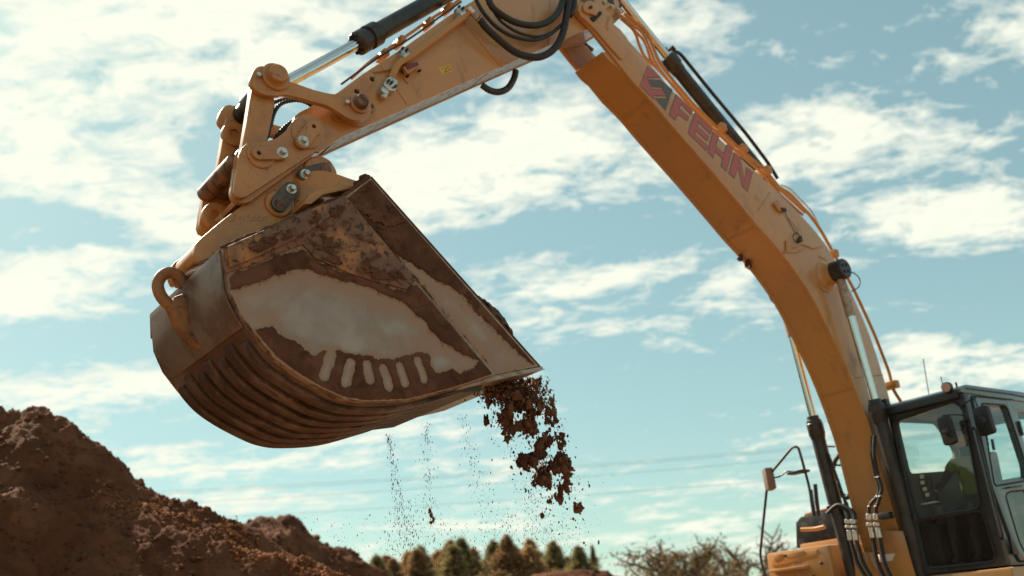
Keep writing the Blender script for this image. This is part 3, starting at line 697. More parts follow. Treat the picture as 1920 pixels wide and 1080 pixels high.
ybox('lamp_housing', [z2(372, 400), z2(462, 368), z2(474, 395), z2(400, 442)], .232, .30, 'pipe_paint', arm)
ybox('reflector', [z2(388, 390), z2(455, 370), z2(467, 388), z2(402, 416)], .30, .312, 'red_reflector', arm, .003)
cyl('fitting', S3(z2(375, 425), .24), S3(z2(375, 425), .27), .03, 'rubber', arm, 12)
for h in ((392, 462), (463, 430)): bolt('bolt', S(z2(*h), .232), .230, .014, 'black_metal', arm)
# warning sticker
ybox('sticker', [z2(584, 406), z2(650, 385), z2(672, 425), z2(606, 448)], .2195, .2215, 'decal_yellow', arm, 0)
def thinline(pts, y, r, m, parent, name='print'): tube(name, [S3(p, y) for p in pts], r, m, parent, 4)
for a, b in (((622, 432), (640, 392)), ((640, 392), (664, 416)), ((664, 416), (622, 432)), ((642, 402), (646, 418)), ((600, 415), (612, 410)), ((616, 438), (618, 430)), ((628, 434), (630, 428)), ((618, 400), (632, 440))):
    thinline([z2(*a), z2(*b)], .2217, .0022, 'decal_black', arm)
for x in (470, 540, 620): 
    c = S3(z2(x + 30, 300 - (x - 470) * .62), .225)
tube('cable', smooth_path([S3(p, .16) for p in (z2(0, 505), z2(130, 410), z2(260, 320), z2(420, 225), z2(600, 95), z2(720, 10))], 5), .010, 'rubber', arm, 8)
tube('steel_line', smooth_path([S3(p, .0) for p in (z2(60, 470), z2(180, 365), z2(350, 245), z2(500, 140), z2(660, 35), z2(720, -10))], 5), .016, 'pipe_paint', arm, 8)
for q in ((350, 240), (520, 130), (640, 40), (250, 320)):
    c = S3(z2(*q), .05); box('line_clip', (c.x - .03, c.y - .10, c.z - .06), (c.x + .03, c.y + .08, c.z + .01), 'pipe_paint', arm)
tube('cable', smooth_path([S3(p, .235) for p in (z2(190, 432), z2(240, 425), z2(300, 412), z2(330, 370))], 4), .008, 'pipe_paint', arm, 6)
# hoses bridging from the boom to the arm
def armhose(pts, y, r, rib=0.0, pitch=.02, m='rubber'): tube('hose', smooth_path([S3(z2(*p), y) for p in pts], 6), r, m, arm, 12, rib, pitch)
armhose([(818, 105), (835, 122), (870, 168), (950, 242), (1030, 305), (1110, 338), (1190, 342), (1260, 308), (1310, 245), (1337, 170), (1352, 80), (1366, -20)], .36, .038, .07, .03)
armhose([(880, -12), (905, 42), (960, 88), (1030, 128), (1110, 150), (1190, 148), (1260, 116), (1308, 60), (1330, -5)], .36, .036, .05, .05)
armhose([(805, -8), (850, 72), (920, 152), (1000, 206), (1080, 232), (1160, 240), (1240, 214), (1310, 158), (1352, 118)], .33, .021)
armhose([(900, 45), (955, 125), (1040, 185), (1130, 216), (1200, 218), (1270, 190), (1330, 140)], .31, .016)
armhose([(1400, -10), (1395, 40), (1372, 95)], .33, .03, .07, .03)
armhose([(845, 512), (890, 542), (945, 552), (1000, 528), (1036, 470), (1046, 425)], .02, .035, .06, .03, 'black_metal')
cyl('fitting', S3(z2(762, 48), .33), S3(z2(800, 85), .345), .034, 'zinc', arm, 14); cyl('fitting', S3(z2(795, 80), .345), S3(z2(832, 122), .36), .040, 'dusty_metal_and_sky_sheen', arm, 14)
# grease and mud crusted on the top edge of the arm near the link
bm_pos = [tuple(S3(z1(840 + 30 * k * .9, 200 - 12 * k * .9), .1) + Vector((RNG.normal() * .02, RNG.normal() * .06, RNG.normal() * .02))) for k in range(7)]

# ---- bucket cylinder lying on the arm
bcyl = bpy.data.objects.new('bucket_cylinder', None); COL.objects.link(bcyl); bcyl.parent = EX
A = S3(z2(100, 262), 0); B = S3((845, -16), 0); pinT = Vector((S(z1(485, 135), .40)[0], 0, S(z1(485, 135), .40)[1]))
ax = (B - A).normalized()
cyl('rod', pinT + Vector((0, 0, 0)), A, .058, 'chrome', bcyl, 28)
cyl('barrel', A + ax * .28, A + ax * 2.2, .095, 'black_metal', bcyl, 28)
bm = bmesh.new(); add_lathe(bm, A - ax * .02, ax, [(0, 0), (0, .10), (.02, .118), (.12, .118), (.13, .100), (.17, .100), (.175, .122), (.30, .122), (.32, .105), (.34, 0)], 28)
x_, y_ = frame_of(ax)
for k in range(8):
    t = k * pi / 4; add_lathe(bm, A - ax * .035 + (x_ * cos(t) + y_ * sin(t)) * .088, ax, [(0, 0), (0, .017), (.03, .017)], 6)
bmesh.ops.recalc_face_normals(bm, faces=bm.faces); obj('gland', bm, 'black_metal', bcyl)
lathe('rod_eye', pinT + Vector((0, -.12, 0)), (0, 1, 0), [(0, 0), (0, .11), (.24, .11), (.24, 0)], 'dark_steel', bcyl)

# ---- linkage: power links, tipping links, pins
pw = [z1(338, 150), z1(350, 110), z1(375, 80), z1(410, 72), z1(436, 84), z1(470, 88), z1(515, 112), z1(532, 150), z1(600, 172), z1(700, 208), z1(800, 232), z1(845, 233), z1(880, 225), z1(935, 228), z1(985, 238), z1(1025, 265), z1(1042, 320), z1(1028, 362), z1(995, 385), z1(955, 390), z1(900, 372), z1(850, 340), z1(800, 310), z1(760, 294), z1(690, 276), z1(600, 250), z1(540, 240), z1(490, 246), z1(430, 240), z1(385, 222), z1(345, 185)]
pw2 = curve2(SS(pw, .38), 2, True)
tp = [z1(350, 190), z1(390, 215), z1(430, 240), z1(482, 262), z1(472, 340), z1(455, 420), z1(440, 492), z1(420, 560), z1(400, 640), z1(340, 640), z1(300, 600), z1(298, 520), z1(318, 400), z1(338, 270)]
pT = S(z1(485, 135), .40); pB = S(z1(388, 580), .42); pA = S(z1(968, 290), .40); pN = S(z1(700, 422), .42)
link_ = {}
for s in (1, -1):
    def Y(a, b): return (min(s * a, s * b), max(s * a, s * b))
    pl_ = prism('power_link', pw2, *Y(.325, .38), 'grimy_yellow_paint', EX, bevel=.010)
    for c, r in ((pT, .125), (pA, .092)):
        lathe('pin_boss', (c[0], s * .375, c[1]), (0, s, 0), [(0, r), (.03, r), (.04, r - .012), (.04, 0)], 'grimy_yellow_paint', pl_, 28)
        lathe('pin_head', (c[0], s * .41, c[1]), (0, s, 0), [(0, r * .78), (.012, r * .78), (.012, r * .66), (.055, r * .66), (.065, r * .6), (.065, 0)], 'grimy_yellow_paint' if c is pT else 'mud_stained_steel', pl_, 26)
    for q in ((394, 128), (905, 286)):
        cc = S(z1(*q), .40); lathe('grease_bolt', (cc[0], s * .375, cc[1]), (.35 * s, s, 0), [(0, .02), (.045, .02), (.05, .015), (.05, 0)], 'zinc', pl_, 10)
    tl = prism('tipping_link', SS(tp, .33), *Y(.235, .32), 'grimy_yellow_paint', EX, bevel=.008)
lathe('link_pin', (pT[0], -.37, pT[1]), (0, 1, 0), rodprof(.74, .085), 'black_metal', EX)
lathe('link_pin', (pB[0], -.36, pB[1]), (0, 1, 0), rodprof(.72, .105), 'mud_stained_steel', EX)
lathe('link_pin', (pA[0], -.37, pA[1]), (0, 1, 0), rodprof(.74, .08), 'dark_steel', EX)
lathe('link_pin', (pN.x if hasattr(pN, 'x') else pN[0], -.36, pN[1]), (0, 1, 0), rodprof(.72, .10), 'dark_steel', EX)
prism('link_web', SS([z1(452, 285), z1(478, 290), z1(468, 400), z1(448, 490), z1(425, 490), z1(440, 400)], .23), -.234, .234, 'black_metal', EX, bevel=.004)
# cross member between the tipping links
a = S3(z1(480, 385), 0); b = S3(z1(590, 395), 0)
cyl('cross_tube', S3(z1(400, 470), .24), Vector((S3(z1(400, 470), .24).x, -.24, S3(z1(400, 470), .24).z)), .07, 'black_metal', EX)
# hoses looping between arm nose and linkage
tube('hose', smooth_path([S3(p, 0) for p in (z1(455, 420), z1(478, 340), z1(520, 290), z1(600, 272), z1(660, 285), z1(690, 310), z1(660, 340), z1(620, 400))], 6), .017, 'rubber', EX, 10, .12, .03)
tube('hose', smooth_path([S3(p, -.10) for p in (z1(440, 300), z1(500, 275), z1(570, 262), z1(640, 268), z1(700, 300), z1(760, 330))], 6), .017, 'rubber', EX, 10, .12, .03)
tube('hose', smooth_path([S3(p, .10) for p in (z1(600, 385), z1(540, 430), z1(490, 490), z1(450, 560))], 6), .024, 'rubber', EX, 10, .06, .03)

# ---- quick coupler
cpl = [z1(272, 585), z1(285, 548), z1(318, 520), z1(360, 512), z1(420, 508), z1(480, 494), z1(520, 472), z1(555, 435), z1(585, 392), z1(612, 367), z1(650, 353), z1(695, 358), z1(735, 382), z1(762, 425), z1(768, 480), z1(745, 530), z1(708, 572), z1(690, 584), z1(500, 708), z1(312, 830), z1(282, 836), z1(256, 822), z1(245, 790), z1(255, 700)]
cpl2 = [z1(255, 560), z1(320, 525), z1(480, 500), z1(600, 400), z1(740, 480), z1(704, 590), z1(330, 862), z1(285, 868), z1(235, 845), z1(225, 800), z1(240, 700)]
qc = bpy.data.objects.new('quick_coupler', None); COL.objects.link(qc); qc.parent = EX
for s in (1, -1):
    def Y(a, b): return (min(s * a, s * b), max(s * a, s * b))
    prism('side_plate', SS(cpl, .42), *Y(.365, .42), 'grimy_yellow_paint', qc, bevel=.008)
    prism('inner_plate', round_loop(SS(cpl2, .365), .05), *Y(.31, .365), 'grimy_yellow_paint', qc, bevel=.006)
    for c, r in ((S(z1(660, 470), .42), .135), (S(z1(395, 592), .42), .115)):
        lathe('pin_boss', (c[0], s * .418, c[1]), (0, s, 0), [(0, r), (.014, r), (.02, r - .008), (.02, 0)], 'grimy_yellow_paint', qc, 32)
    for a, b, r in (((704, 424), (640, 512), .062), ((386, 578), (520, 578), .055)):
        A2, B2 = S(z1(*a), .46), S(z1(*b), .46)
        kp = prism('keeper_plate', capsule(B2, A2, r), *Y(.438, .468), 'grimy_yellow_paint', qc, bevel=.004, holes=[circle(A2, .019, 14)])
        prism('keeper_hole', circle(A2, .022, 14), *Y(.440, .446), 'black_metal', qc, bevel=0)
        bolt('bolt', B2, s * .466, .026, 'zinc', qc, .05, s, .04)
    # cast lugs with an eye
cross = SS([z1(250, 650), z1(310, 640), z1(330, 800), z1(270, 830)], .2)
lathe('cross_shaft', (S(z1(190, 700), .1)[0], -.33, S(z1(262, 640), .30)[1]), (0, 1, 0), rodprof(.66, .075), 'mud_stained_steel', qc)
prism('cross_plate', SS([z1(300, 830), z1(690, 590), z1(700, 560), z1(290, 800)], .36), -.32, .32, 'grimy_yellow_paint', qc, bevel=.004)
for q, y_ in (((243, 475), -.24), ((135, 945), -.10)):
    c = S(z1(*q), y_); e = bmesh.new()
    ring = circle(c, .115, 20); add_prism(e, ring, y_ - .03, y_ + .03, 'y', .008, holes=[circle(c, .05, 16)])
    obj('lifting_lug', e, 'grimy_yellow_paint', qc)
    q2 = (q[0] + 75, q[1] + 10); prism('lug_arm', SS([z1(q[0] + 25, q[1] - 40), z1(q[0] + 150, q[1] - 60), z1(q[0] + 150, q[1] + 60), z1(q[0] + 30, q[1] + 50)], y_), y_ - .028, y_ + .028, 'grimy_yellow_paint', qc)
# embossed square on the coupler plate
em = SS([z1(290, 730), z1(360, 692), z1(395, 735), z1(330, 782)], .42)
prism('raised_mark', round_loop(em, .02), .419, .4235, 'grimy_yellow_paint', qc, bevel=.002)
# ------------------------------------------------------------------ bucket
BK = bpy.data.objects.new('bucket', None); COL.objects.link(BK); BK.parent = EX
HW = .775
main_px = [(415, 467), (642, 370), (925, 705), (880, 721), (835, 735), (760, 754), (685, 757), (640, 750), (600, 732), (550, 703), (510, 672), (475, 630), (445, 590), (425, 545)]
main = SS(main_px, HW)
bot = [S(p, HW) for p in ((925, 705), (880, 721), (835, 735), (760, 754), (685, 757), (640, 750), (600, 732), (550, 703), (510, 672), (475, 630), (445, 590), (425, 545), (415, 467))]
lipA = S((1013, 688), HW); topA = S((642, 370), HW); topB = S((695, 331), HW)
prof = curve2(bot, 4)                                   # lip .. round the back .. top of the back
# shell: a thick curved sheet between the side plates
pin_ = [Vector(p) for p in prof]
ctr = Vector((7.9, 3.9))
inner_prof = []
for i, p in enumerate(pin_):
    d = (pin_[min(i + 1, len(pin_) - 1)] - pin_[max(i - 1, 0)]).normalized(); nn = Vector((d.y, -d.x))
    if nn.dot(ctr - p) < 0: nn = -nn
    inner_prof.append(p + nn * .04)
shell_loop = [lipA] + [tuple(p) for p in pin_] + [tuple(p) for p in reversed(inner_prof)] + [(lipA[0] + .02, lipA[1] + .03)]
prism('shell', shell_loop, -HW + .03, HW - .03, 'shell_steel', BK, bevel=0)
# roof sheet of the bucket from the back up to the mouth
roofp = [S((415, 467), HW), S((642, 370), HW), topB]
rp = [Vector(p) for p in roofp]
prism('top_sheet', [tuple(p) for p in rp] + [tuple(p + Vector((-.03, -.05))) for p in reversed(rp)], -HW + .03, HW - .03, 'rusty_paint', BK, bevel=0)
# side walls: inner sheet to the mouth edge with a thicker doubling plate behind it
full = [main[0], topA, topB, lipA] + main[2:]
for s in (1, -1):
    def Y(a, b): return (min(s * a, s * b), max(s * a, s * b))
    prism('side_wall', full, *Y(HW - .03, HW - .002), 'mud_stained_steel', BK, bevel=.005); prism('side_wall_face', inset_loop(full, -.012), *Y(HW - .003, HW), 'worn_steel', BK, bevel=0)
    prism('doubling_plate', main, *Y(HW + .0005, HW + .026), 'mud_stained_steel', BK, bevel=.005); prism('doubling_face', inset_loop(main, -.010), *Y(HW + .0255, HW + .028), 'worn_steel', BK, bevel=0)
    up = SS([(417, 467), (642, 371), (672, 407), (700, 440), (757, 508), (775, 528), (757, 546), (700, 532), (650, 516), (585, 487), (563, 462), (520, 478), (470, 500), (420, 516)], HW)
    prism('rim_plate', up, *Y(HW + .0285, HW + .050), 'rusty_paint', BK, bevel=.008)
    bar = SS([(419, 468), (600, 388), (612, 412), (560, 448), (470, 490), (424, 508)], HW)
    prism('rim_bar', bar, *Y(HW + .051, HW + .075), 'rusty_paint', BK, bevel=.012)
# corner block and cutting edge
lipd = (Vector(lipA) - Vector(bot[0])).normalized(); lipn = Vector((lipd.y, -lipd.x)); lipn = lipn if lipn.y < 0 else -lipn
L0 = Vector(bot[0]) - lipd * .35; L1 = Vector(lipA) + lipd * .02
prism('cutting_edge', [tuple(L0), tuple(L1), tuple(L1 + lipn * .03), tuple(L0 + lipn * .045)], -HW - .01, HW + .01, 'dusty_metal_and_sky_sheen', BK, bevel=.006)
prism('edge_backing', [tuple(L0 - lipd * .42 - lipn * .02), tuple(L0 + lipd * .30 + lipn * .02), tuple(L0 + lipd * .27 + lipn * .085), tuple(L0 - lipd * .45 + lipn * .03)], -HW + .02, HW - .10, 'black_metal', BK, bevel=.005)
# wear strips running round the outside of the shell
n0, n1_ = 2, len(prof) - 13
def strip(y0, y1, i0, i1, t=.034):
    pts_o, pts_i = [], []
    for i in range(i0, i1):
        p = pin_[i]; d = (pin_[min(i + 1, len(pin_) - 1)] - pin_[max(i - 1, 0)]).normalized(); nn = Vector((d.y, -d.x))
        if nn.dot(ctr - p) > 0: nn = -nn
        f = min(1, (i - i0) / 3 + .25) if i < i0 + 3 else 1
        f = min(f, (i1 - 1 - i) / 1.5 + .35)
        pts_o.append(tuple(p + nn * t * min(1, f))); pts_i.append(tuple(p - nn * .004))
    return prism('wear_strip', pts_o + pts_i[::-1], y0, y1, 'wear_strip_steel', BK, bevel=.008)
k_end = min(range(len(pin_)), key=lambda i: (pin_[i] - Vector(S((470, 628), HW))).length)
nst = 7; pitch = (2 * HW - .06) / nst
for k in range(nst):
    y0 = -HW + .03 + k * pitch + .02
    strip(y0, y0 + pitch * .60, 3, k_end + 1 + (k % 2))
i0, i1 = k_end + 2, len(pin_)
ho, hi_ = [], []
for i in range(i0, i1):
    d = (pin_[min(i + 1, len(pin_) - 1)] - pin_[max(i - 1, 0)]).normalized(); nn = Vector((d.y, -d.x))
    if nn.dot(ctr - pin_[i]) > 0: nn = -nn
    ho.append(tuple(pin_[i] + nn * .012)); hi_.append(tuple(pin_[i] - nn * .004))
prism('heel_plate', ho + hi_[::-1], -HW + .02, HW - .02, 'heel_steel', BK, bevel=.004)
# hinge ears, pins and keepers
ear = [S(p, .31) for p in [(372, 492), (364, 474), (368, 454), (384, 440), (420, 410), (450, 388), (490, 360), (530, 330), (556, 308), (576, 295), (600, 290), (620, 300), (632, 320), (634, 345), (640, 366), (600, 392), (520, 425), (440, 462), (400, 482)]]
ear = round_loop(ear, .03)
for s in (1, -1):
    def Y(a, b): return (min(s * a, s * b), max(s * a, s * b))
    prism('hinge_ear', ear, *Y(.245, .305), 'grimy_yellow_paint', BK, bevel=.008)
    for c, r in ((S(z1(730, 690), .31), .135), (S(z1(498, 872), .31), .115)):
        lathe('pin_boss', (c[0], s * .303, c[1]), (0, s, 0), [(0, r), (.018, r), (.026, r - .01), (.026, 0)], 'grimy_yellow_paint', BK, 32)
    for a, b, r in (((508, 868), (574, 786), .068), ((770, 668), (655, 700), .062)):
        A2, B2 = S(z1(*a), .36), S(z1(*b), .36)
        prism('keeper_plate', capsule(B2, A2, r, 10), *Y(.33, .36), 'dark_steel', BK, bevel=.004)
        prism('pin_end', circle(A2, .045, 20), *Y(.3605, .366), 'rusty_paint', BK, bevel=.002)
        bolt('bolt', B2, s * .359, .026, 'zinc', BK, .046, s, .04)
for q in ((498, 872), (730, 690)):
    c = S(z1(*q), .31); lathe('bucket_pin', (c[0], -.36, c[1]), (0, 1, 0), rodprof(.70, .07), 'dark_steel', BK)
# torque tube joining the ears along the back of the roof
tq = [S(p, .25) for p in [(372, 488), (364, 474), (368, 456), (384, 442), (430, 418), (500, 380), (570, 330), (600, 340), (560, 395), (440, 462)]]
prism('torque_box', round_loop(tq, .04), -.24, .24, 'grimy_yellow_paint', BK, bevel=.004)
# curved stiffeners from the ears out to the side walls
st = [z1(580, 742), z1(620, 712), z1(680, 698), z1(740, 712), z1(800, 748), z1(850, 785), z1(885, 812)]
for s in (1, -1):
    bm = bmesh.new(); top, botm = [], []
    ST = smooth_path([Vector((S(p, .33)[0], 0, S(p, .33)[1])) for p in st], 4)
    base_a = Vector((S(z1(600, 880), .33)[0], 0, S(z1(600, 880), .33)[1])); base_b = Vector((S(z1(880, 830), .33)[0], 0, S(z1(880, 830), .33)[1]))
    rows = []
    n_ = len(ST)
    for i, p in enumerate(ST):
        t = i / (n_ - 1); yy = .29 + .30 * t
        b_ = base_a.lerp(base_b, t)
        rows.append([bm.verts.new((p.x, s * yy, p.z)), bm.verts.new((b_.x, s * (yy + .02), b_.z)), bm.verts.new((b_.x + .02, s * (yy - .02), b_.z - .02)), bm.verts.new((p.x + .022, s * (yy - .022), p.z - .012))])
    for a, b in zip(rows, rows[1:]):
        for k in range(4): bm.faces.new((a[k], a[(k + 1) % 4], b[(k + 1) % 4], b[k]))
    bm.faces.new(rows[0]); bm.faces.new(rows[-1]); bmesh.ops.recalc_face_normals(bm, faces=bm.faces)
    obj('stiffener', bm, 'grimy_yellow_paint', BK)
    q = SS([z1(640, 850), z1(712, 818), z1(880, 795), z1(884, 815), z1(720, 850), z1(650, 905), z1(610, 905)], .5)
    prism('stiffener_foot', q, *((.36, .62) if s > 0 else (-.62, -.36)), 'grimy_yellow_paint', BK, bevel=.006)
# lifting eye on the back
fin = SS([(377, 658), (352, 642), (330, 612), (316, 578), (322, 560), (345, 552), (352, 535), (356, 520), (366, 516), (374, 560), (376, 610)], 0)
prism('lifting_fin', fin, -.07, .06, 'eye_paint', BK, bevel=.015)
e0 = [S3(p, 0) for p in ((358, 585), (334, 582), (307, 562), (296, 538), (302, 519), (318, 511), (336, 519), (346, 538))]
tube('lifting_eye', smooth_path(e0, 5), .046, 'eye_paint', BK, 12)
fin2 = SS([(322, 512), (300, 540), (296, 520), (318, 512)], 0)
# second roof plate behind (right ear foot)
rf = SS([(318, 520), (322, 496), (345, 480), (372, 462), (392, 470), (352, 520), (335, 540)], -.25)
prism('ear_foot', round_loop(rf, .03), -.30, -.22, 'eye_paint', BK, bevel=.008)
# chalk scribble on the ear
def scrib(pts): tube('chalk_mark', smooth_path([S3((360 + x / 3.085, 100 + y / 3.0857), .3065) for x, y in pts], 4), .0035, 'scribble_chalk', BK, 5)
scrib([(232, 958), (248, 952), (256, 944), (246, 936), (234, 946), (236, 966), (252, 970)])
scrib([(282, 946), (272, 940), (268, 954), (280, 960), (286, 944), (284, 985)])
scrib([(302, 930), (300, 972)])
scrib([(336, 934), (322, 936), (320, 948), (334, 950), (338, 964), (322, 970)])
scrib([(366, 944), (352, 946), (350, 964), (364, 968), (370, 952), (360, 944)])
scrib([(402, 948), (388, 944), (384, 958), (392, 968), (408, 962)])
scrib([(412, 954), (438, 944)])

# mud caked on the side wall: a real crust with ragged edges, scraped away where the steel shows
bareA = SS([(424, 548), (450, 541), (475, 536), (510, 520), (545, 512), (575, 506), (610, 522), (650, 532), (690, 541), (712, 556), (740, 563), (760, 572), (782, 596), (802, 620), (820, 640), (842, 664), (858, 690), (858, 703), (840, 695), (815, 701), (803, 690), (800, 668), (786, 662), (770, 666), (752, 668), (735, 676), (712, 673), (685, 668), (660, 668), (648, 664), (630, 655), (618, 657), (600, 662), (585, 668), (570, 655), (556, 648), (545, 640), (532, 635), (520, 622), (505, 609), (490, 614), (474, 622), (455, 604), (436, 578)], HW)
bareB = SS([(815, 640), (840, 650), (895, 682), (888, 690), (862, 703), (850, 690)], HW)
caps = [(zm(122, 690), zm(95, 768), .085), (zm(194, 722), zm(176, 795), .08), (zm(256, 728), zm(266, 785), .075), (zm(318, 745), zm(338, 808), .075), (zm(378, 735), zm(398, 795), .07), (zm(446, 715), zm(470, 780), .065)]
bareS = SS([(742, 478), (765, 492), (790, 502), (815, 528), (840, 535), (870, 560), (905, 598), (960, 655), (1006, 688), (930, 702), (905, 672), (860, 618), (800, 545)], HW)
wedge = SS([(800, 620), (842, 655), (880, 672), (892, 684), (866, 700), (858, 690)], HW)
def crust(name, region, bare, capsules, y, parent, thick, seed, step=.0075, inner_margin=.012, wob=.03):
    xs = [p[0] for p in region]; zs = [p[1] for p in region]
    gx = np.arange(min(xs) - .02, max(xs) + .02, step); gz = np.arange(min(zs) - .02, max(zs) + .02, step)
    X, Z = np.meshgrid(gx, gz, indexing='ij')
    wx = X + wob * fbm(X * 6 + seed, Z * 6, 5, .68); wz = Z + wob * fbm(X * 6 - 31, Z * 6 + seed, 5, .68)
    m = pdist(region, X + .004 * fbm(X * 20, Z * 20, 2), Z) - inner_margin
    for b in bare: m = np.minimum(m, -pdist(b, wx, wz))
    for a, b, r in capsules:
        a = S(a, y); b = S(b, y); vx, vz = b[0] - a[0], b[1] - a[1]
        xx = X + .010 * fbm(X * 14 + seed, Z * 14, 3); zz_ = Z + .014 * fbm(X * 14, Z * 14 - seed, 3)
        t = np.clip(((xx - a[0]) * vx + (zz_ - a[1]) * vz) / (vx * vx + vz * vz), 0, 1)
        m = np.minimum(m, np.hypot(xx - a[0] - t * vx, zz_ - a[1] - t * vz) - r * .5)
    th = thick * np.clip(m / .03, 0, 1) ** .5 * (1 + .5 * fbm(X * 7 + seed, Z * 7, 3)) + .004 * fbm(X * 26, Z * 26, 3) * np.clip(m / .02, 0, 1)
    fk_ = m > -.0
    me = grid_mesh(name, X, y + .0022 + np.maximum(th, 0), Z, fk_)
    reg2 = pdist(region, X, Z) > .004
    la, lb = S((424, 585), y), S((860, 678), y); up_ = ((lb[0] - la[0]) * (Z - la[1]) - (lb[1] - la[1]) * (X - la[0])) / hypot(lb[0] - la[0], lb[1] - la[1]); up_ = -up_ if lb[0] < la[0] else up_
    fall = .10 + .24 * np.clip(up_ / .12 + .3, 0, 1)
    cover = np.clip(1 + (m - .01) / fall, 0, 1) ** 1.5
    film = grid_mesh('bare_face', X, np.full_like(X, y + .0014), Z, reg2)
    kk = reg2; n_, m2_ = X.shape; idx = np.arange(n_ * m2_).reshape(n_, m2_); qd = np.stack([idx[:-1, :-1], idx[1:, :-1], idx[1:, 1:], idx[:-1, 1:]], -1).reshape(-1, 4); qd = qd[kk.reshape(-1)[qd].all(1)]
    at = film.attributes.new('soiling', 'FLOAT', 'POINT'); at.data.foreach_set('value', cover.reshape(-1)[np.unique(qd)].astype(np.float32))
    link('bare_face', film, 'scraped_steel', parent)
    o = link(name, me, 'mud', parent); o['kind'] = 'stuff'; return o
lowreg = inset_loop(main, -.004); lowreg = [tuple(p) for p in lowreg]
upper_cut = SS([(415, 462), (642, 365), (780, 530), (757, 548), (650, 518), (585, 490), (563, 465), (420, 520)], HW)
crust('caked_mud', lowreg, [bareA, bareB, upper_cut], caps, HW + .028, BK, .016, 2.0)
strip_reg = [S(p, HW) for p in ((644, 372), (695, 333), (1008, 686), (928, 703))]
topcut = SS([(690, 430), (735, 470), (742, 478), (720, 440), (760, 425), (770, 440)], HW)
crust('caked_mud', strip_reg, [bareS], [], HW, BK, .012, 8.0)
def edge_mud(a, b, r, n, seed, name='caked_mud'):
    a, b = Vector(a), Vector(b); bm = bmesh.new(); from mathutils import noise as mn
    path = [a.lerp(b, t) for t in np.linspace(0, 1, n)]
    add_tube(bm, path, r, 12)
    for v in bm.verts:
        k = mn.noise(v.co * 9 + Vector((seed, 0, 0))) + .6 * mn.noise(v.co * 23 + Vector((seed, 3, 0)))
        v.co += Vector((0, 0, 1)) * k * r * .55 + Vector((1, 0, 0)) * k * r * .6
    o = obj(name, bm, 'mud', BK); o['kind'] = 'stuff'
q1, q2 = Vector(topB), Vector(lipA)
edge_mud((q1.x, HW - .018, q1.y), (q2.x, HW - .018, q2.y), .020, 120, 1)
edge_mud((q1.x, -HW + .018, q1.y), (q2.x, -HW + .018, q2.y), .022, 120, 2)
q3 = Vector(topA); q4 = Vector(main[0])
edge_mud((q1.x, HW - .015, q1.y), (q3.x, HW - .015, q3.y), .018, 30, 3)
edge_mud((q3.x, HW + .012, q3.y), (q4.x, HW + .012, q4.y), .020, 90, 4)
edge_mud((q1.x, HW - .05, q1.y - .01), (q1.x, -HW + .05, q1.y - .01), .045, 60, 6)
# flaking scabs of mud on the painted rim
def scabs(region_px, y, n, seed):
    reg = SS(region_px, y); xs = [p[0] for p in reg]; zs = [p[1] for p in reg]; step = .009
    X, Z = np.meshgrid(np.arange(min(xs), max(xs), step), np.arange(min(zs), max(zs), step), indexing='ij')
    f = fbm(X * 4 + seed, Z * 8, 5, .7) - .04
    m = np.minimum(f * .1, pdist(reg, X, Z) - .01)
    me = grid_mesh('caked_mud', X, y + .001 + .02 * np.clip(m / .02, 0, 1) ** .5 * (1 + .4 * fbm(X * 12, Z * 12, 3)), Z, m > 0)
    o = link('caked_mud', me, 'mud', BK); o['kind'] = 'stuff'
scabs([(425, 500), (600, 395), (640, 376), (700, 445), (770, 530), (700, 528), (585, 482), (560, 458), (470, 495)], HW + .05, 1, 3.0)
scabs([(490, 440), (600, 396), (606, 412), (556, 445), (470, 486), (462, 468)], HW + .075, 1, 12.0)
scabs([(650, 372), (694, 335), (770, 425), (740, 475)], HW + .012, 1, 21.0)
# mud smeared over the curved back
V_, n_ = [], 0
# ------------------------------------------------------------------ the load of soil
lip2 = Vector(lipA); tb2 = Vector(topB); mdir = (tb2 - lip2).normalized(); mn_ = Vector((mdir.y, -mdir.x)); mn_ = mn_ if mn_.x < 0 else -mn_
ML = (tb2 - lip2).length
u = np.linspace(.015, 1.0, 170); v = np.linspace(-HW + .03, HW - .034, 130); U_, V_ = np.meshgrid(u, v, indexing='ij')
hh = -.10 + .46 * np.clip(np.exp(-((U_ - .26) / .20) ** 2), 0, 1) * np.clip(1 - (np.abs(V_ - .05) / .80) ** 3, 0, 1) + .05 * fbm(U_ * 9, V_ * 4, 4) + .03 * fbm(U_ * 30, V_ * 13, 3)
hh = hh - .5 * np.clip((U_ - .62) / .38, 0, 1) - .12 * np.clip((.06 - U_) / .08, 0, 1)
hh = np.where(U_ < .34, np.maximum(hh, .012 + .02 * fbm(U_ * 20, V_ * 9, 3)), hh)
hx = lip2.x + mdir.x * ML * U_ + mn_.x * hh; hz = lip2.y + mdir.y * ML * U_ + mn_.y * hh
me = grid_mesh('soil_load', hx, V_, hz); o = link('soil_load', me, 'falling_mud'); o.matrix_world = Matrix.Translation(ORG) @ Matrix.Rotation(EX.rotation_euler.z, 4, 'Z')
tag(o, 'heap of brown soil still lying in the mouth of the raised bucket', 'soil', kind='stuff')
MW = o.matrix_world.copy()

rng = np.random.default_rng(42)
def mpt(px, y): p = S3(px, y); return np.array(MW @ p)
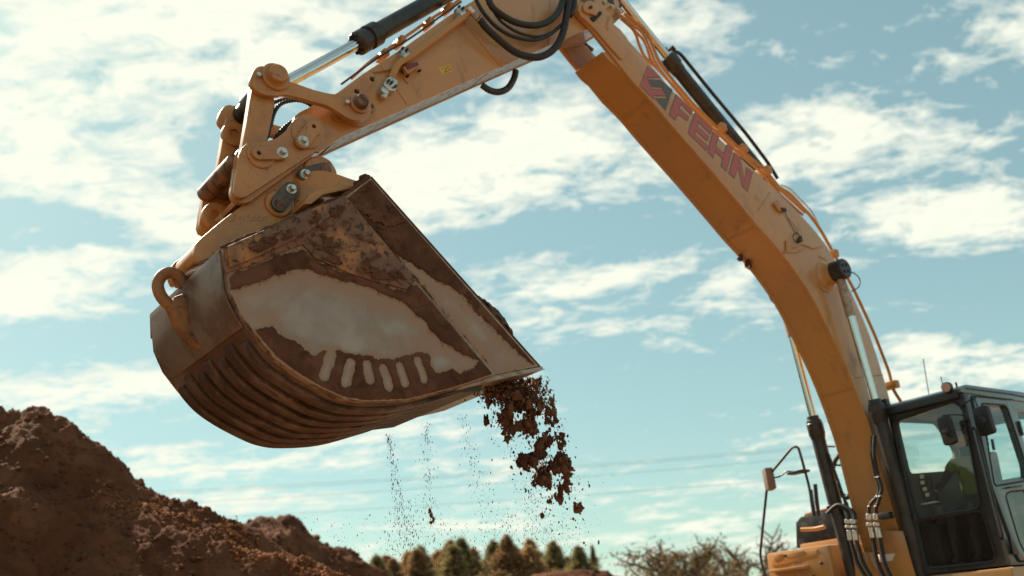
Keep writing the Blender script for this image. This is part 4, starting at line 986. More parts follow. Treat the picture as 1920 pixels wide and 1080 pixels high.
# main stream pouring off the cutting edge: ragged clods, densest at the lip
pos, size = [], []
spine = [((955, 722), 48, 10), ((972, 750), 46, 22), ((985, 785), 40, 28), ((1000, 820), 38, 30), ((1012, 850), 36, 30), ((1030, 880), 32, 30), ((1045, 905), 24, 26)]
for i in range(11000):
    t = rng.random() ** 1.2 * (len(spine) - 1.001); k = int(t); f = t - k
    cx = spine[k][0][0] * (1 - f) + spine[k + 1][0][0] * f; cy = spine[k][0][1] * (1 - f) + spine[k + 1][0][1] * f
    wd = spine[k][1] * (1 - f) + spine[k + 1][1] * f
    gx = np.clip(rng.normal() * .62, -1.4, 1.4)
    q = (cx + gx * wd, cy + rng.normal() * 9)
    # ragged gaps, so that sky shows between lumps
    hole = fbm(np.array([q[0] / 30.]), np.array([q[1] / 34.]), 4, .6)[0]
    if hole < -.14 + .30 * (t / 6) - .5 * max(0, 1 - t / 2.0): continue
    pos.append(mpt(q, .35 + rng.normal() * .22)); size.append(  .0045 + .023 * rng.random() ** 4 * (1.3 if hole > .15 else .5))
P_S = []
for s in range(6):
    me_ = clod_mesh('c', 1, 1, .9, (1, .8, .7), s + 50); P_S.append(mesh_arrays(me_)); bpy.data.meshes.remove(me_)
me = scatter('falling_soil', P_S, pos, size, rng, np.array([[1, 1, 1 + 1.0 * rng.random()] for _ in pos]))
tag(link('falling_soil', me, 'falling_mud'), 'ragged stream of dark soil pouring off the bucket lip', 'falling soil', kind='stuff')
# grains round the stream and thin trickles under the lip
def grains(name, items, label):
    pos, size, sz = [], [], []
    for (px, y, s, st_) in items:
        pos.append(mpt(px, y)); size.append(s); sz.append([1, 1, st_])
    V, T = P_CLOD[0]; pr_ = [P_CLOD[i] for i in range(3)]
    me = scatter(name, pr_, pos, size, rng, np.array(sz)); tag(link(name, me, 'falling_mud'), label, 'falling soil', kind='stuff')
it = []
for i in range(800):
    t = rng.random() * 6.0; k = int(min(t, 5.999)); f = t - k
    cx = spine[k][0][0] * (1 - f) + spine[k + 1][0][0] * f; cy = spine[k][0][1] * (1 - f) + spine[k + 1][0][1] * f
    it.append(((cx + rng.normal() * 34 - 4, cy + abs(rng.normal()) * 16), .3 + rng.normal() * .35, .002 + .009 * rng.random() ** 3, 1 + 1.2 * rng.random()))
for i in range(260):
    a = rng.random(); it.append(((1000 + 85 * a + rng.normal() * 24, 880 + 110 * a ** .8 + rng.normal() * 26), .3 + rng.normal() * .3, .002 + .009 * rng.random() ** 3.5, 1 + 1.2 * rng.random()))
for i in range(130):
    a = rng.random(); it.append(((1010 + 50 * a + rng.normal() * 9, 690 + 150 * a), .6 + rng.normal() * .1, .002 + .006 * rng.random() ** 2, 1.5))
grains('soil_grains', it, 'fine grains of soil scattering around the main falling stream')
for (xa, ya, xb, yb, n, sp, lab) in ((728, 812, 768, 1030, 620, 8, 'thin trickle of soil grains falling below the right end of the bucket lip'), (797, 792, 812, 985, 340, 8, 'thin trickle of soil with a few lumps falling from the middle of the bucket lip'),
                                 (868, 778, 935, 1010, 380, 11, 'faint slanting trickle of fine soil left of the main falling stream'), (985, 905, 1018, 1010, 200, 16, 'fine soil trickling below the left edge of the main stream')):
    it = []
    for i in range(n):
        a = rng.random(); it.append(((xa + (xb - xa) * a ** 1.2 + rng.normal() * sp * (.5 + a), ya + (yb - ya) * a), rng.normal() * .25, .0010 + .0032 * rng.random() ** 3, 1.3 + 2.4 * rng.random()))
    if xa == 797:
        for q in ((806, 958), (809, 966), (812, 975), (808, 980)): it.append((q, 0, .016, 1.6))
    grains('soil_trickle', it, lab)
it = []
for i in range(3200):
    x = 720 + 390 * rng.random(); it.append(((x, 950 + 150 * rng.random() ** .6 + 26 * math.sin(x / 33)), rng.uniform(-.75, .7), .0010 + .0026 * rng.random() ** 2.5, 1.6 + 2.4 * rng.random()))
for i in range(260): it.append(((430 + 300 * rng.random(), 965 + 120 * rng.random()), rng.uniform(-.75, .7), .0014 + .0028 * rng.random() ** 2, 2))
grains('soil_shower', it, 'shower of fine brown soil grains raining down in front of the trees')
# single lumps that can be told apart
for i, (px, r, lab, stx) in enumerate((((1083, 952), .045, 'round lump of soil falling lowest and furthest right of the stream', (1, 1, 1)),
    ((1054, 868), .085, 'large blocky lump of soil with a hooked end at the right of the stream', (1.1, .8, .9)), ((1050, 925), .045, 'hooked sliver of soil falling just below the stream', (.6, .6, 1.9)),
    ((1018, 893), .060, 'chunky lump of soil at the tail of the falling stream', (.9, .9, 1.2)), ((1030, 940), .022, 'small lump of soil under the tail of the stream', (1, 1, 1)),
    ((1016, 966), .022, 'small lump of soil falling lowest on the left of the stream', (1, 1, 1)), ((911, 788), .030, 'ragged lump of soil falling apart from the stream on its left, close under the lip', (.8, .8, 1.6)))):
    me = clod_mesh('soil_lump', r, 4, .5, stx, 80 + i); me.polygons.foreach_set('use_smooth', [True] * len(me.polygons))
    o = link('soil_lump', me, 'falling_mud'); o.location = Vector(mpt(px, .2)); o.rotation_euler = (0, 0, i); tag(o, lab, 'soil lump', 'single lumps of falling soil')
# ------------------------------------------------------------------ cab (front plane x = .55, left wall y = 1.5)
CX = .55; CY = 1.5
FO = [(.52, 3.30), (.56, 3.36), (1.44, 3.41), (1.5, 3.36), (1.52, 1.42), (.52, 1.42)]
gU = round_loop([(.575, 3.22), (1.37, 3.285), (1.455, 3.18), (1.375, 2.075), (.575, 2.075)], .09)
gL = round_loop([(.585, 2.025), (1.38, 2.03), (1.40, 1.49), (.585, 1.50)], .07)
prism('front_frame', FO, CX - .08, CX, 'cab_black', EX, 'x', .012, holes=[gU, gL])
prism('windscreen', inset_loop(gU, .015), CX - .035, CX - .028, 'windshield_glass', EX, 'x', 0)
prism('lower_windscreen', inset_loop(gL, .015), CX - .035, CX - .028, 'dark_glass', EX, 'x', 0)
for g_, r_ in ((gU, .012), (gL, .010)):
    lp = [Vector((CX + .003, p[0], p[1])) for p in inset_loop(g_, .022)]; tube('window_seal', lp + [lp[0]], r_, 'rubber', EX, 6)
tube('wiper', [Vector((CX + .03, .60, 2.06)), Vector((CX + .035, .585, 2.3)), Vector((CX + .03, .59, 2.75))], .008, 'black_metal', EX, 6)
# roof
RF = round_loop([(CX + .03, 3.37), (CX + .045, 3.42), (CX - .12, 3.475), (-1.0, 3.49), (-1.22, 3.43), (-1.25, 3.36)], .03)
prism('cab_roof', RF, .47, CY + .012, 'cab_grey', EX, 'y', .025)
prism('visor_rail', round_loop([(CX + .002, 3.30), (CX + .055, 3.32), (CX + .05, 3.40), (CX + .002, 3.41)], .01), .53, CY - .03, 'cab_black', EX, 'y', .006)
box('head_lining', (-1.2, .54, 3.29), (CX - .1, CY - .05, 3.33), 'interior_grey', EX, .01)
# left wall with its door
dw = round_loop([(.20, 3.255), (-.41, 3.27), (-.50, 2.55), (-.43, 2.37), (.39, 2.29)], .06)
lw_ = round_loop([(.19, 2.19), (.03, 2.225), (-.43, 2.25), (-.42, 1.54), (.08, 1.54), (.15, 1.66)], .06)
rw_ = round_loop([(-.70, 3.22), (-1.12, 3.22), (-1.12, 2.40), (-.66, 2.40)], .06)
prism('side_wall', [(CX - .082, 3.37), (-1.25, 3.37), (-1.25, 1.42), (CX - .082, 1.42)], CY - .05, CY, 'cab_grey', EX, bevel=.008, holes=[dw, lw_, rw_])
DO = [(.36, 3.33), (-.52, 3.345), (-.62, 2.6), (-.58, 1.50), (.26, 1.46), (.44, 2.28)]
door = prism('door', round_loop(DO, .06), CY + .001, CY + .028, 'cab_grey', EX, bevel=.008, holes=[inset_loop(dw, -.004), inset_loop(lw_, -.004)])
prism('door_window', inset_loop(dw, .01), CY - .012, CY - .006, 'door_glass', door, bevel=0)
prism('door_window', inset_loop(lw_, .01), CY - .012, CY - .006, 'door_glass', door, bevel=0)
prism('quarter_window', inset_loop(rw_, .01), CY - .03, CY - .024, 'door_glass', EX, bevel=0)
for lp_, m_ in ((dw, .012), (lw_, .009)):
    lp = [Vector((p[0], CY + .027, p[1])) for p in inset_loop(lp_, .006)]; tube('seal', lp + [lp[0]], m_, 'rubber', door, 6)
lp = [Vector((p[0], CY + .006, p[1])) for p in inset_loop(round_loop(DO, .06), .012)]; tube('door_gap', lp + [lp[0]], .010, 'rubber', EX, 6)
tube('handle', fillet([Vector((.16, CY + .03, 2.265)), Vector((.14, CY + .07, 2.268)), Vector((-.16, CY + .07, 2.29)), Vector((-.2, CY + .03, 2.295))], .02), .010, 'cab_black', door, 8)
prism('latch', round_loop([(.385, 1.73), (.33, 1.69), (.255, 1.53), (.40, 1.53)], .02), CY + .029, CY + .05, 'cab_black', door)
for z_ in (3.0, 1.75): cyl('hinge', (-.60, CY + .035, z_ - .09), (-.60, CY + .035, z_ + .09), .022, 'cab_black', door, 12)
prism('catch', round_loop([(.21, 2.83), (.17, 2.83), (.19, 2.70), (.23, 2.70)], .01), CY + .028, CY + .05, 'cab_black', door)
tube('gutter', fillet([Vector((.34, CY + .03, 3.30)), Vector((.26, CY + .035, 3.345)), Vector((-.62, CY + .035, 3.36))], .05), .008, 'rubber', EX, 6)
tube('roof_seam', [Vector((CX - .1, CY + .016, 3.425)), Vector((-.6, CY + .016, 3.435)), Vector((-1.2, CY + .016, 3.42))], .007, 'rubber', EX, 6)
prism('corner_post', round_loop([(CX - .085, 3.36), (CX + .012, 3.36), (CX + .012, 1.43), (CX - .085, 1.43)], .01), CY + .001, CY + .024, 'cab_black', EX)
tube('grab_rail', fillet([Vector((CX - .02, CY + .03, 2.95)), Vector((CX + .03, CY + .07, 2.9)), Vector((CX + .03, CY + .07, 1.75)), Vector((CX - .02, CY + .03, 1.7))], .05), .013, 'cab_black', EX, 8)
# right wall and back wall
rwin = round_loop([(.40, 3.24), (-.50, 3.27), (-.80, 2.92), (-.62, 2.665), (.40, 2.60)], .07)
prism('right_wall', [(CX - .082, 3.37), (-1.25, 3.37), (-1.25, 1.42), (CX - .082, 1.42)], .52, .56, 'interior_grey', EX, bevel=.006, holes=[rwin])
prism('right_window', inset_loop(rwin, .01), .535, .541, 'clear_glass', EX, bevel=0)
bwin = round_loop([(.66, 3.2), (1.36, 3.2), (1.36, 2.5), (.66, 2.5)], .07)
prism('back_wall', [(.565, 3.36), (1.445, 3.36), (1.445, 1.43), (.565, 1.43)], -1.248, -1.2, 'interior_grey', EX, 'x', .006, holes=[bwin])
prism('back_window', inset_loop(bwin, .01), -1.23, -1.224, 'clear_glass', EX, 'x', 0)
box('cab_floor', (-1.198, .565, 1.425), (CX - .085, CY - .055, 1.47), 'interior_grey', EX, .005)
# inside: seat, consoles, screen, levers
seat = bpy.data.objects.new('driver_seat', None); COL.objects.link(seat); seat.parent = EX
box('seat_base', (-.45, .82, 1.475), (.02, 1.22, 1.93), 'dark_cloth', seat, .04); box('cushion', (-.48, .76, 1.93), (.10, 1.26, 2.08), 'seat_fabric', seat, .05)
prism('backrest', round_loop([(-.46, 2.05), (-.33, 2.06), (-.42, 2.78), (-.54, 2.78)], .05), .80, 1.22, 'seat_fabric', seat, bevel=.05)
prism('headrest', round_loop([(-.58, 2.86), (-.46, 2.86), (-.50, 3.10), (-.60, 3.10)], .04), .89, 1.13, 'seat_fabric', seat, bevel=.04)
for y_ in (.66, 1.30):
    con = box('console', (-.35, y_ - .06, 1.475), (.18, y_ + .06, 2.20), 'interior_grey', EX, .03)
    tube('joystick', smooth_path([Vector((.10, y_, 2.19)), Vector((.12, y_, 2.28)), Vector((.10, y_, 2.36))], 4), lambda t: .012 + .014 * t, 'rubber', con, 10)
mon = box('monitor', (.22, .585, 2.30), (.29, .72, 2.56), 'cab_black', EX, .015)
tube('monitor_arm', [Vector((.26, .64, 2.3)), Vector((.28, .62, 2.0)), Vector((.30, .60, 1.6))], .018, 'cab_black', EX, 8)
for y_, z_ in ((.60, 2.46), (.61, 2.38), (.625, 2.31), (.61, 2.53)): box('sticker', (.292, y_, z_), (.297, y_ + .05, z_ + .045), 'white_plastic', EX, 0)
box('paper', (.30, .59, 2.22), (.38, .78, 2.235), 'white_plastic', EX, .002)
for y_ in (.92, 1.12):
    tube('travel_lever', smooth_path([Vector((.28, y_, 1.50)), Vector((.34, y_, 1.8)), Vector((.28, y_, 2.05))], 4), .014, 'cab_black', EX, 8)
    box('pedal', (.24, y_ - .06, 1.475), (.42, y_ + .06, 1.53), 'rubber', EX, .01)
box('dash_box', (.12, .57, 1.475), (.40, .74, 1.98), 'dark_cloth', EX, .03)
# mirrors and lamps on the cab
def mirror(name, c, hy, hz, rot, m_back='mirror_black'):
    bm = bmesh.new(); add_prism(bm, round_loop([(-hy, -hz), (hy, -hz), (hy, hz), (-hy, hz)], .045), -.035, .035, 'x', .016)
    o = obj(name, bm, m_back, EX); o.location = c; o.rotation_euler = (rot, 0, radians(-12)); 
    bm = bmesh.new(); add_lathe(bm, (.034, 0, 0), (1, 0, 0), [(0, .05), (.012, .045), (.03, .03), (.03, 0)], 14); add_box(bm, (.03, -.012, -.06), (.05, .012, .06), .004); obj('mirror_mount', bm, 'cab_black', o)
    return o
mirror('cab_mirror', (.62, 1.715, 2.985), .095, .165, radians(3))
mirror('cab_mirror', (.78, 1.345, 2.945), .085, .165, radians(3))
tube('mirror_arm', fillet([Vector((.56, 1.47, 3.20)), Vector((.60, 1.55, 3.24)), Vector((.61, 1.66, 3.26)), Vector((.62, 1.70, 3.0))], .04), .008, 'cab_black', EX, 8)
tube('mirror_arm', fillet([Vector((.56, 1.50, 3.10)), Vector((.72, 1.40, 3.12)), Vector((.80, 1.33, 3.12)), Vector((.80, 1.34, 2.96))], .03), .007, 'cab_black', EX, 8)
box('mirror_clamp', (.545, 1.46, 3.03), (.585, 1.535, 3.13), 'cab_black', EX, .01)
def lamp(c, r=.055, d=(1, 0, -.1)):
    o = lathe('work_lamp', Vector(c) - Vector(d).normalized() * .07, d, [(0, .0), (0, r * .6), (.03, r), (.075, r), (.08, r * .9), (.08, 0)], 'cab_black', EX, 20)
    lathe('lens', Vector(c) + Vector(d).normalized() * .011, d, [(0, r * .88), (.006, r * .8), (.008, 0)], 'lamp_lens', o, 20)
lamp((.64, 1.385, 3.455), .062)
tube('lamp_stalk', [Vector((.58, 1.385, 3.455)), Vector((.54, 1.385, 3.40))], .015, 'cab_black', EX, 8)
lamp((.66, .46, 3.46), .055); tube('lamp_stalk', [Vector((.60, .47, 3.45)), Vector((.56, .545, 3.34))], .02, 'cab_black', EX, 8)
box('lamp_bracket', (.50, .44, 3.42), (.58, .56, 3.53), 'black_metal', EX, .015)
cyl('roof_stub', (.42, 1.40, 3.44), (.42, 1.40, 3.53), .012, 'cab_black', EX, 8)
for px0, px1 in (((1742, 742), (1731, 673)), ((1770, 735), (1764, 706))):
    tube('aerial', [X3(px0, -1.1), X3(px1, -1.1)], .007, 'wire_metal', EX, 6)
box('aerial_base', (-1.16, .3, 3.2), (-1.04, .52, 3.5), 'cab_black', EX, .02) if False else None

# ------------------------------------------------------------------ house, toolbox, hood, rails, tracks
box('deck', (-3.2, -1.72, 1.02), (.62, 1.60, 1.40), 'yellow_paint', EX, .03)
for s in (1, -1):
    prism('boom_bracket', [(.30, 1.38), (-.75, 1.38), (-.55, 1.95), (-.30, 2.1), (-.1, 1.95), (.15, 1.55)], *((.30, .35) if s > 0 else (-.35, -.30)), 'yellow_paint', EX)
cyl('boom_foot_pin', (-.28, -.37, 1.85), (-.28, .37, 1.85), .09, 'dark_steel', EX)
tb = box('tool_box', (-.25, -1.66, 1.38), (.60, -.66, 1.915), 'yellow_paint', EX, .035)
bx = [X3(zc(*p), .605) for p in ((140, 970), (380, 935), (380, 985), (135, 1030))]
prism('lid_panel', round_loop([(p.y, p.z) for p in bx], .02), .595, .618, 'yellow_paint', tb, 'x', .008)
for y0, y1 in ((-1.52, -1.36), (-1.30, -1.02)): prism('lid_pressing', round_loop([(y0, 1.80), (y1, 1.81), (y1, 1.885), (y0, 1.875)], .015), .617, .626, 'yellow_paint', tb, 'x', .004)
box('step', (.60, -1.58, 1.66), (.70, -1.0, 1.70), 'yellow_paint', tb, .012)
for y_, z_ in ((-1.33, 1.855), (-.95, 1.55), (-.80, 1.70)): cyl('bolt', (.60, y_, z_), (.632, y_, z_), .02, 'black_metal', tb, 10)
box('engine_hood', (-3.0, -1.66, 1.38), (-1.4, .45, 2.2), 'yellow_paint', EX, .06)
hb = prism('side_cowl', [(-2.03, 2.00), (-1.96, 2.36), (-1.86, 2.43), (-1.40, 2.45), (-1.30, 2.3), (-1.22, 2.0)], -1.35, -.58, 'cab_black', EX, 'x', .03)
prism('cowl_cap', [(-1.82, 2.435), (-1.40, 2.455), (-1.42, 2.49), (-1.80, 2.47)], -1.2, -.62, 'yellow_paint', EX, 'x', .008)
box('under_cowl', (-1.4, -1.72, 1.38), (-.25, -.62, 2.03), 'yellow_paint', EX, .03)
rail = lambda pts, x, r=.022, m='pipe_paint', n='hand_rail': tube(n, fillet([X3(zc(*p), x) for p in pts], .06), r, m, EX, 10)
rail([(292, 832), (360, 830), (415, 818)], .1, .030); 
# mirror on its long bracket at the front right corner
rail([(110, 1090), (85, 1040), (72, 965), (88, 800), (108, 610), (122, 540), (245, 392), (275, 392), (300, 480), (330, 590), (350, 700)], .45, .018, 'cab_black', 'mirror_bracket')
rail([(150, 555), (175, 552), (215, 520), (245, 524), (320, 530)], .45, .011, 'cab_black', 'mirror_bracket')
c = X3(zc(116, 565), .45); mo = box('side_mirror', (-.06, -.085, -.15), (.05, .085, .15), 'mirror_back', EX, .02); mo.location = c; mo.rotation_euler = (radians(2), 0, radians(-35))
gm = box('mirror_glass', (-.068, -.075, -.135), (-.061, .075, .135), 'chrome', mo, 0)
gs = box('mirror_side', (-.055, -.0895, -.13), (.04, -.0855, .13), 'white_plastic', mo, 0)
a, b = X3(zc(240, 522), .45), X3(zc(322, 530), .45); m2 = (a + b) / 2; sm = box('small_mirror', (-.08, -.15, -.018), (.08, .12, .018), 'cab_black', EX, .012); sm.location = m2
for q in ((340, 620), (365, 590)): rail([(q[0] + 20, 760), (q[0] + 8, 680), q], .0, .028, 'cab_black', 'hood_post')
rail([(430, 486), (470, 488), (500, 490)], .1, .014, 'black_metal', 'pipe_stay'); rail([(405, 378), (432, 390), (470, 390)], .1, .012, 'black_metal', 'pipe_stay')
# hoses to the boom foot with their fittings
def hose(pts, x, r=.026): return tube('hose', smooth_path([X3(zc(*p), x) for p in pts], 6), r, 'rubber', EX, 12)
def ferrule(p, q, x, r=.036):
    a, b = X3(zc(*p), x), X3(zc(*q), x); o = cyl('hose_fitting', a, b, r, 'zinc', EX, 14); return o
for dx, x in ((0, .64), (36, .66)):
    hose([(655 + dx, 765), (652 + dx, 720), (665 + dx, 690), (695 + dx * .4, 655), (705 + dx * .4, 610), (690 + dx * .3, 545), (668 + dx * .3, 430), (672 + dx * .3, 330)], x, .022)
    hose([(672 + dx, 870), (685 + dx, 950), (705 + dx, 1030), (740 + dx, 1100)], x)
    ferrule((655 + dx, 748), (657 + dx, 780), x, .045); ferrule((657 + dx, 795), (660 + dx, 815), x, .048); ferrule((663 + dx, 820), (675 + dx, 878), x, .036)
    for q in ((690 + dx * .3, 550), (697 + dx * .4, 652), (653 + dx, 706)): ferrule(q, (q[0] + 3, q[1] + 6), x, .032)
for dx, x in ((0, .62), (30, .64)):
    hose([(545 + dx, 790), (545 + dx, 750), (520 + dx * .8, 720), (470 + dx * .5, 700), (430, 715 + dx)], x, .022)
    hose([(552 + dx, 880), (575 + dx, 960), (590 + dx, 1010), (640 + dx, 1095)], x)
    ferrule((540 + dx, 778), (542 + dx, 800), x, .045); ferrule((543 + dx, 810), (545 + dx, 825), x, .048); ferrule((547 + dx, 835), (555 + dx, 890), x, .036)
hose([(460, 590), (480, 600), (500, 640), (530, 660), (545, 655)], .2, .035)
hose([(465, 600), (455, 540), (470, 470), (490, 440)], .1, .03)
hose([(500, 640), (535, 690), (540, 710)], .25, .012)
box('hose_clamp', (.60, .20, 2.10), (.70, .34, 2.18), 'black_metal', EX, .012)
fp = prism('foot_plate', [(.02, 1.40), (.50, 1.40), (.50, 1.93), (.10, 1.98)], .50, .53, 'yellow_paint', EX, 'x', .01)
q = [X3(zc(*p), .535) for p in ((706, 968), (790, 960), (775, 998), (712, 1006))]
prism('sticker', [(p.y, p.z) for p in q], .531, .534, 'white_plastic', fp, 'x', 0)
prism('foot_plate', [(-.55, 1.40), (-.06, 1.40), (-.10, 1.75), (-.5, 1.8)], .50, .53, 'yellow_paint', EX, 'x', .01)
box('counterweight', (-3.7, -1.7, 1.1), (-3.02, 1.6, 2.15), 'yellow_paint', EX, .15)
cyl('slew_ring', (-.9, 0, .85), (-.9, 0, 1.02), .75, 'dark_steel', EX, 40)
box('track_frame', (-1.9, -1.0, .45), (.2, 1.0, .86), 'yellow_paint', EX, .05)
for s in (1, -1):
    tr = prism('track', capsule((-2.9, .52), (1.3, .52), .46, 10), *((.98, 1.62) if s > 0 else (-1.62, -.98)), 'black_metal', EX, bevel=.03)
    lp = capsule((-2.9, .52), (1.3, .52), .49, 10); pts = [Vector((p[0], 0, p[1])) for p in lp]; pts.append(pts[0]); L = 0
    sh = bmesh.new(); acc_ = 0
    for a, b in zip(pts, pts[1:]):
        n_ = max(1, int((b - a).length / .2))
        for k in range(n_):
            c = a.lerp(b, (k + .5) / n_); add_box(sh, (c.x - .03, (1.0 if s > 0 else -1.6), c.z - .03), (c.x + .03, (1.6 if s > 0 else -1.0), c.z + .03), 0)
    o = obj('track_shoes', sh, 'dark_steel', tr, smooth=False); o['kind'] = 'stuff'

# ------------------------------------------------------------------ the driver
def M3(x, y, z): return MW @ Vector((x, y, z))
def skin_body(name, verts, edges, m, root=0, sub=2, parent=None):
    me = bpy.data.meshes.new(name); me.from_pydata([v[:3] for v in verts], edges, []); o = link(name, me, m, parent)
    sm_ = o.modifiers.new('skin', 'SKIN'); sm_.use_smooth_shade = True
    for i, v in enumerate(verts):
        d = me.skin_vertices[0].data[i]; r = v[3]; d.radius = r if isinstance(r, tuple) else (r, r); d.use_root = (i == root)
    ss = o.modifiers.new('sub', 'SUBSURF'); ss.levels = sub; ss.render_levels = sub
    dg = bpy.context.evaluated_depsgraph_get(); me2 = bpy.data.meshes.new_from_object(o.evaluated_get(dg)); o.modifiers.clear(); o.data = me2
    me2.polygons.foreach_set('use_smooth', [True] * len(me2.polygons)); return o
PY = 1.01
body = [(-.20, PY, 2.16, (.17, .13)), (-.22, PY, 2.32, (.16, .12)), (-.21, PY, 2.50, (.17, .125)), (-.19, PY, 2.66, (.16, .11)), (-.17, PY, 2.76, (.07, .07)), (-.14, PY, 2.84, .055), (-.11, PY, 2.94, (.078, .09)), (-.11, PY, 3.04, (.075, .09)),
        (-.17, PY + .20, 2.68, .062), (.00, PY + .27, 2.46, .048), (.10, PY + .29, 2.37, .034), (-.17, PY - .20, 2.68, .062), (-.02, PY - .30, 2.47, .048), (.09, PY - .35, 2.38, .034),
        (.02, PY + .11, 2.14, .088), (.28, PY + .13, 2.12, .068), (.34, PY + .13, 1.80, .055), (.36, PY + .13, 1.56, .042), (.02, PY - .11, 2.14, .088), (.28, PY - .13, 2.12, .068), (.34, PY - .13, 1.80, .055), (.36, PY - .13, 1.56, .042), (.46, PY + .13, 1.52, .036), (.46, PY - .13, 1.52, .036)]
ed = [(0, 1), (1, 2), (2, 3), (3, 4), (4, 5), (5, 6), (6, 7), (3, 8), (8, 9), (9, 10), (3, 11), (11, 12), (12, 13), (0, 14), (14, 15), (15, 16), (16, 17), (0, 18), (18, 19), (19, 20), (20, 21), (17, 22), (21, 23)]
per = skin_body('person', body, ed, 'dark_cloth'); per.matrix_world = MW
tag(per, 'driver in a yellow-green high visibility vest seated inside the excavator cab', 'person')
vest = skin_body('high_visibility_vest', [(-.20, PY, 2.20, (.195, .155)), (-.215, PY, 2.36, (.185, .145)), (-.205, PY, 2.52, (.19, .145)), (-.185, PY, 2.67, (.175, .128)), (-.17, PY, 2.73, (.10, .09)), (-.17, PY + .17, 2.70, .078), (-.17, PY - .17, 2.70, .078), (-.09, PY + .235, 2.58, .070), (-.09, PY - .245, 2.58, .070)], [(0, 1), (1, 2), (2, 3), (3, 4), (3, 5), (3, 6), (5, 7), (6, 8)], 'hi_vis', parent=per)
head = skin_body('head', [(-.145, PY, 2.82, .055), (-.105, PY, 2.92, (.078, .082)), (-.11, PY, 3.0, (.082, .092)), (-.12, PY, 3.06, (.065, .07))], [(0, 1), (1, 2), (2, 3)], 'skin', parent=per)
bm = bmesh.new(); add_lathe(bm, (-.035, PY, 2.975), (1, 0, -.5), [(0, .018), (.03, .012), (.04, 0)], 10)
for s in (1, -1): add_lathe(bm, (-.12, PY + s * .085, 2.96), (0, s, 0), [(0, .028), (.012, .024), (.016, 0)], 10)
obj('nose_and_ears', bm, 'skin', per)
bm = bmesh.new()
for s in (1, -1): add_lathe(bm, (-.042, PY + s * .032, 3.0), (1, 0, 0), [(0, .012), (.008, .009), (.011, 0)], 10)
obj('eye', bm, 'dark_cloth', per); box('mouth', (-.045, PY - .024, 2.915), (-.034, PY + .024, 2.922), 'decal_red', per, .002)
bm = bmesh.new(); bmesh.ops.create_uvsphere(bm, u_segments=20, v_segments=12, radius=1)
for v in bm.verts: v.co = Vector((-.125 + v.co.x * .096, PY + v.co.y * .092, 3.035 + v.co.z * .075))
bmesh.ops.delete(bm, geom=[v for v in bm.verts if v.co.z < 2.99 or (v.co.x > -.06 and v.co.z < 3.04)], context='VERTS'); obj('hair', bm, 'hair', per)
for s in (1, -1):
    hx_, hy_, hz_ = (.10, PY + .29, 2.37) if s > 0 else (.09, PY - .35, 2.38)
    vs = [(hx_, hy_, hz_, .026), (hx_ + .045, hy_, hz_ - .005, (.036, .018))]; e_ = [(0, 1)]
    for k in range(4):
        o_ = (k - 1.5) * .019; b0 = len(vs)
        vs += [(hx_ + .075, hy_ + o_, hz_ - .002, .010), (hx_ + .10, hy_ + o_, hz_ - .018 + .003 * abs(k - 1.5), .009), (hx_ + .095, hy_ + o_, hz_ - .04, .008)]; e_ += [(1, b0), (b0, b0 + 1), (b0 + 1, b0 + 2)]
    b0 = len(vs); vs += [(hx_ + .03, hy_ - s * .035, hz_ - .012, .011), (hx_ + .055, hy_ - s * .04, hz_ - .03, .009)]; e_ += [(1, b0), (b0, b0 + 1)]
    skin_body('hand', vs, e_, 'skin', sub=1, parent=per)

# ------------------------------------------------------------------ trees beyond the mounds
def conifer(h, r, n, seed, bare=.0):
    rg = np.random.default_rng(seed); V, T = [], []
    n_w = int(h * 5); k = 0
    lay = rg.uniform(.62, 1.2, 40); side = rg.uniform(-.35, .35, (40, 2)); top_x, top_y = rg.normal(size=2) * .25
    for i in range(n):
        t = rg.random() ** .85; z = h * (.04 + .96 * t); li = int(t * 26); rad = (r * (1 - t) ** 1.15 * lay[li] + .04)
        a = rg.random() * 2 * pi; q = rg.random() ** .5 * rad * (1 + side[li, 0] * cos(a) + side[li, 1] * sin(a))
        c = np.array([q * cos(a) + top_x * t, q * sin(a) + top_y * t, z - .10 * q + rg.normal() * .12])
        out = np.array([cos(a), sin(a), rg.normal() * .4 + .45 + .9 * t * (q < rad * .4)]); out /= np.linalg.norm(out)
        L = .46 * (.6 + .8 * rg.random()) * (.28 + .72 * (1 - t)); w_ = .042
        for s in range(3):
            sd_ = np.cross(out, rg.normal(size=3)); sd_ /= np.linalg.norm(sd_) + 1e-9; d = out + rg.normal(size=3) * .45
            V += [c - sd_ * w_, c + sd_ * w_, c + d * L]; T.append((k, k + 1, k + 2)); k += 3
    return V, T
CON = []
for i, (h, r) in enumerate(((8, 2.5), (8, 3.0), (8, 2.2), (8, 2.7))):
    V, T = conifer(h, r, 4600, i + 3); me = tri_mesh('crown', V, T)
    bm = bmesh.new(); add_tube(bm, [Vector((0, 0, -.2)), Vector((.05, 0, h * .5)), Vector((0, .03, h * .95))], lambda t: .14 * (1 - t) + .02, 7); mt = bpy.data.meshes.new('trunk'); bm.to_mesh(mt); bm.free(); CON.append((me, mt, h))
CM = {}
def place_conifer(px, Y, lab, ci, m, wide=1.0, grp='pine trees beyond the soil mounds'):
    top = at_depth(px[0], px[1], Y); me, mt, h = CON[ci]; s = top.z / h
    o = bpy.data.objects.new('pine_tree', None); COL.objects.link(o); o.location = (top.x, Y, 0); o.rotation_euler = (0, 0, RNG.random() * 6); tag(o, lab, 'tree', grp)
    key = (ci, m)
    if key not in CM: c2 = me.copy(); c2.materials.append(MATS[m]); CM[key] = c2
    if ci not in CM: mt.materials.append(MATS['bark']); CM[ci] = mt
    for nm, d in (('crown', CM[key]), ('trunk', CM[ci])):
        q = bpy.data.objects.new(nm, d); COL.objects.link(q); q.parent = o; q.scale = (s * wide, s * wide, s)
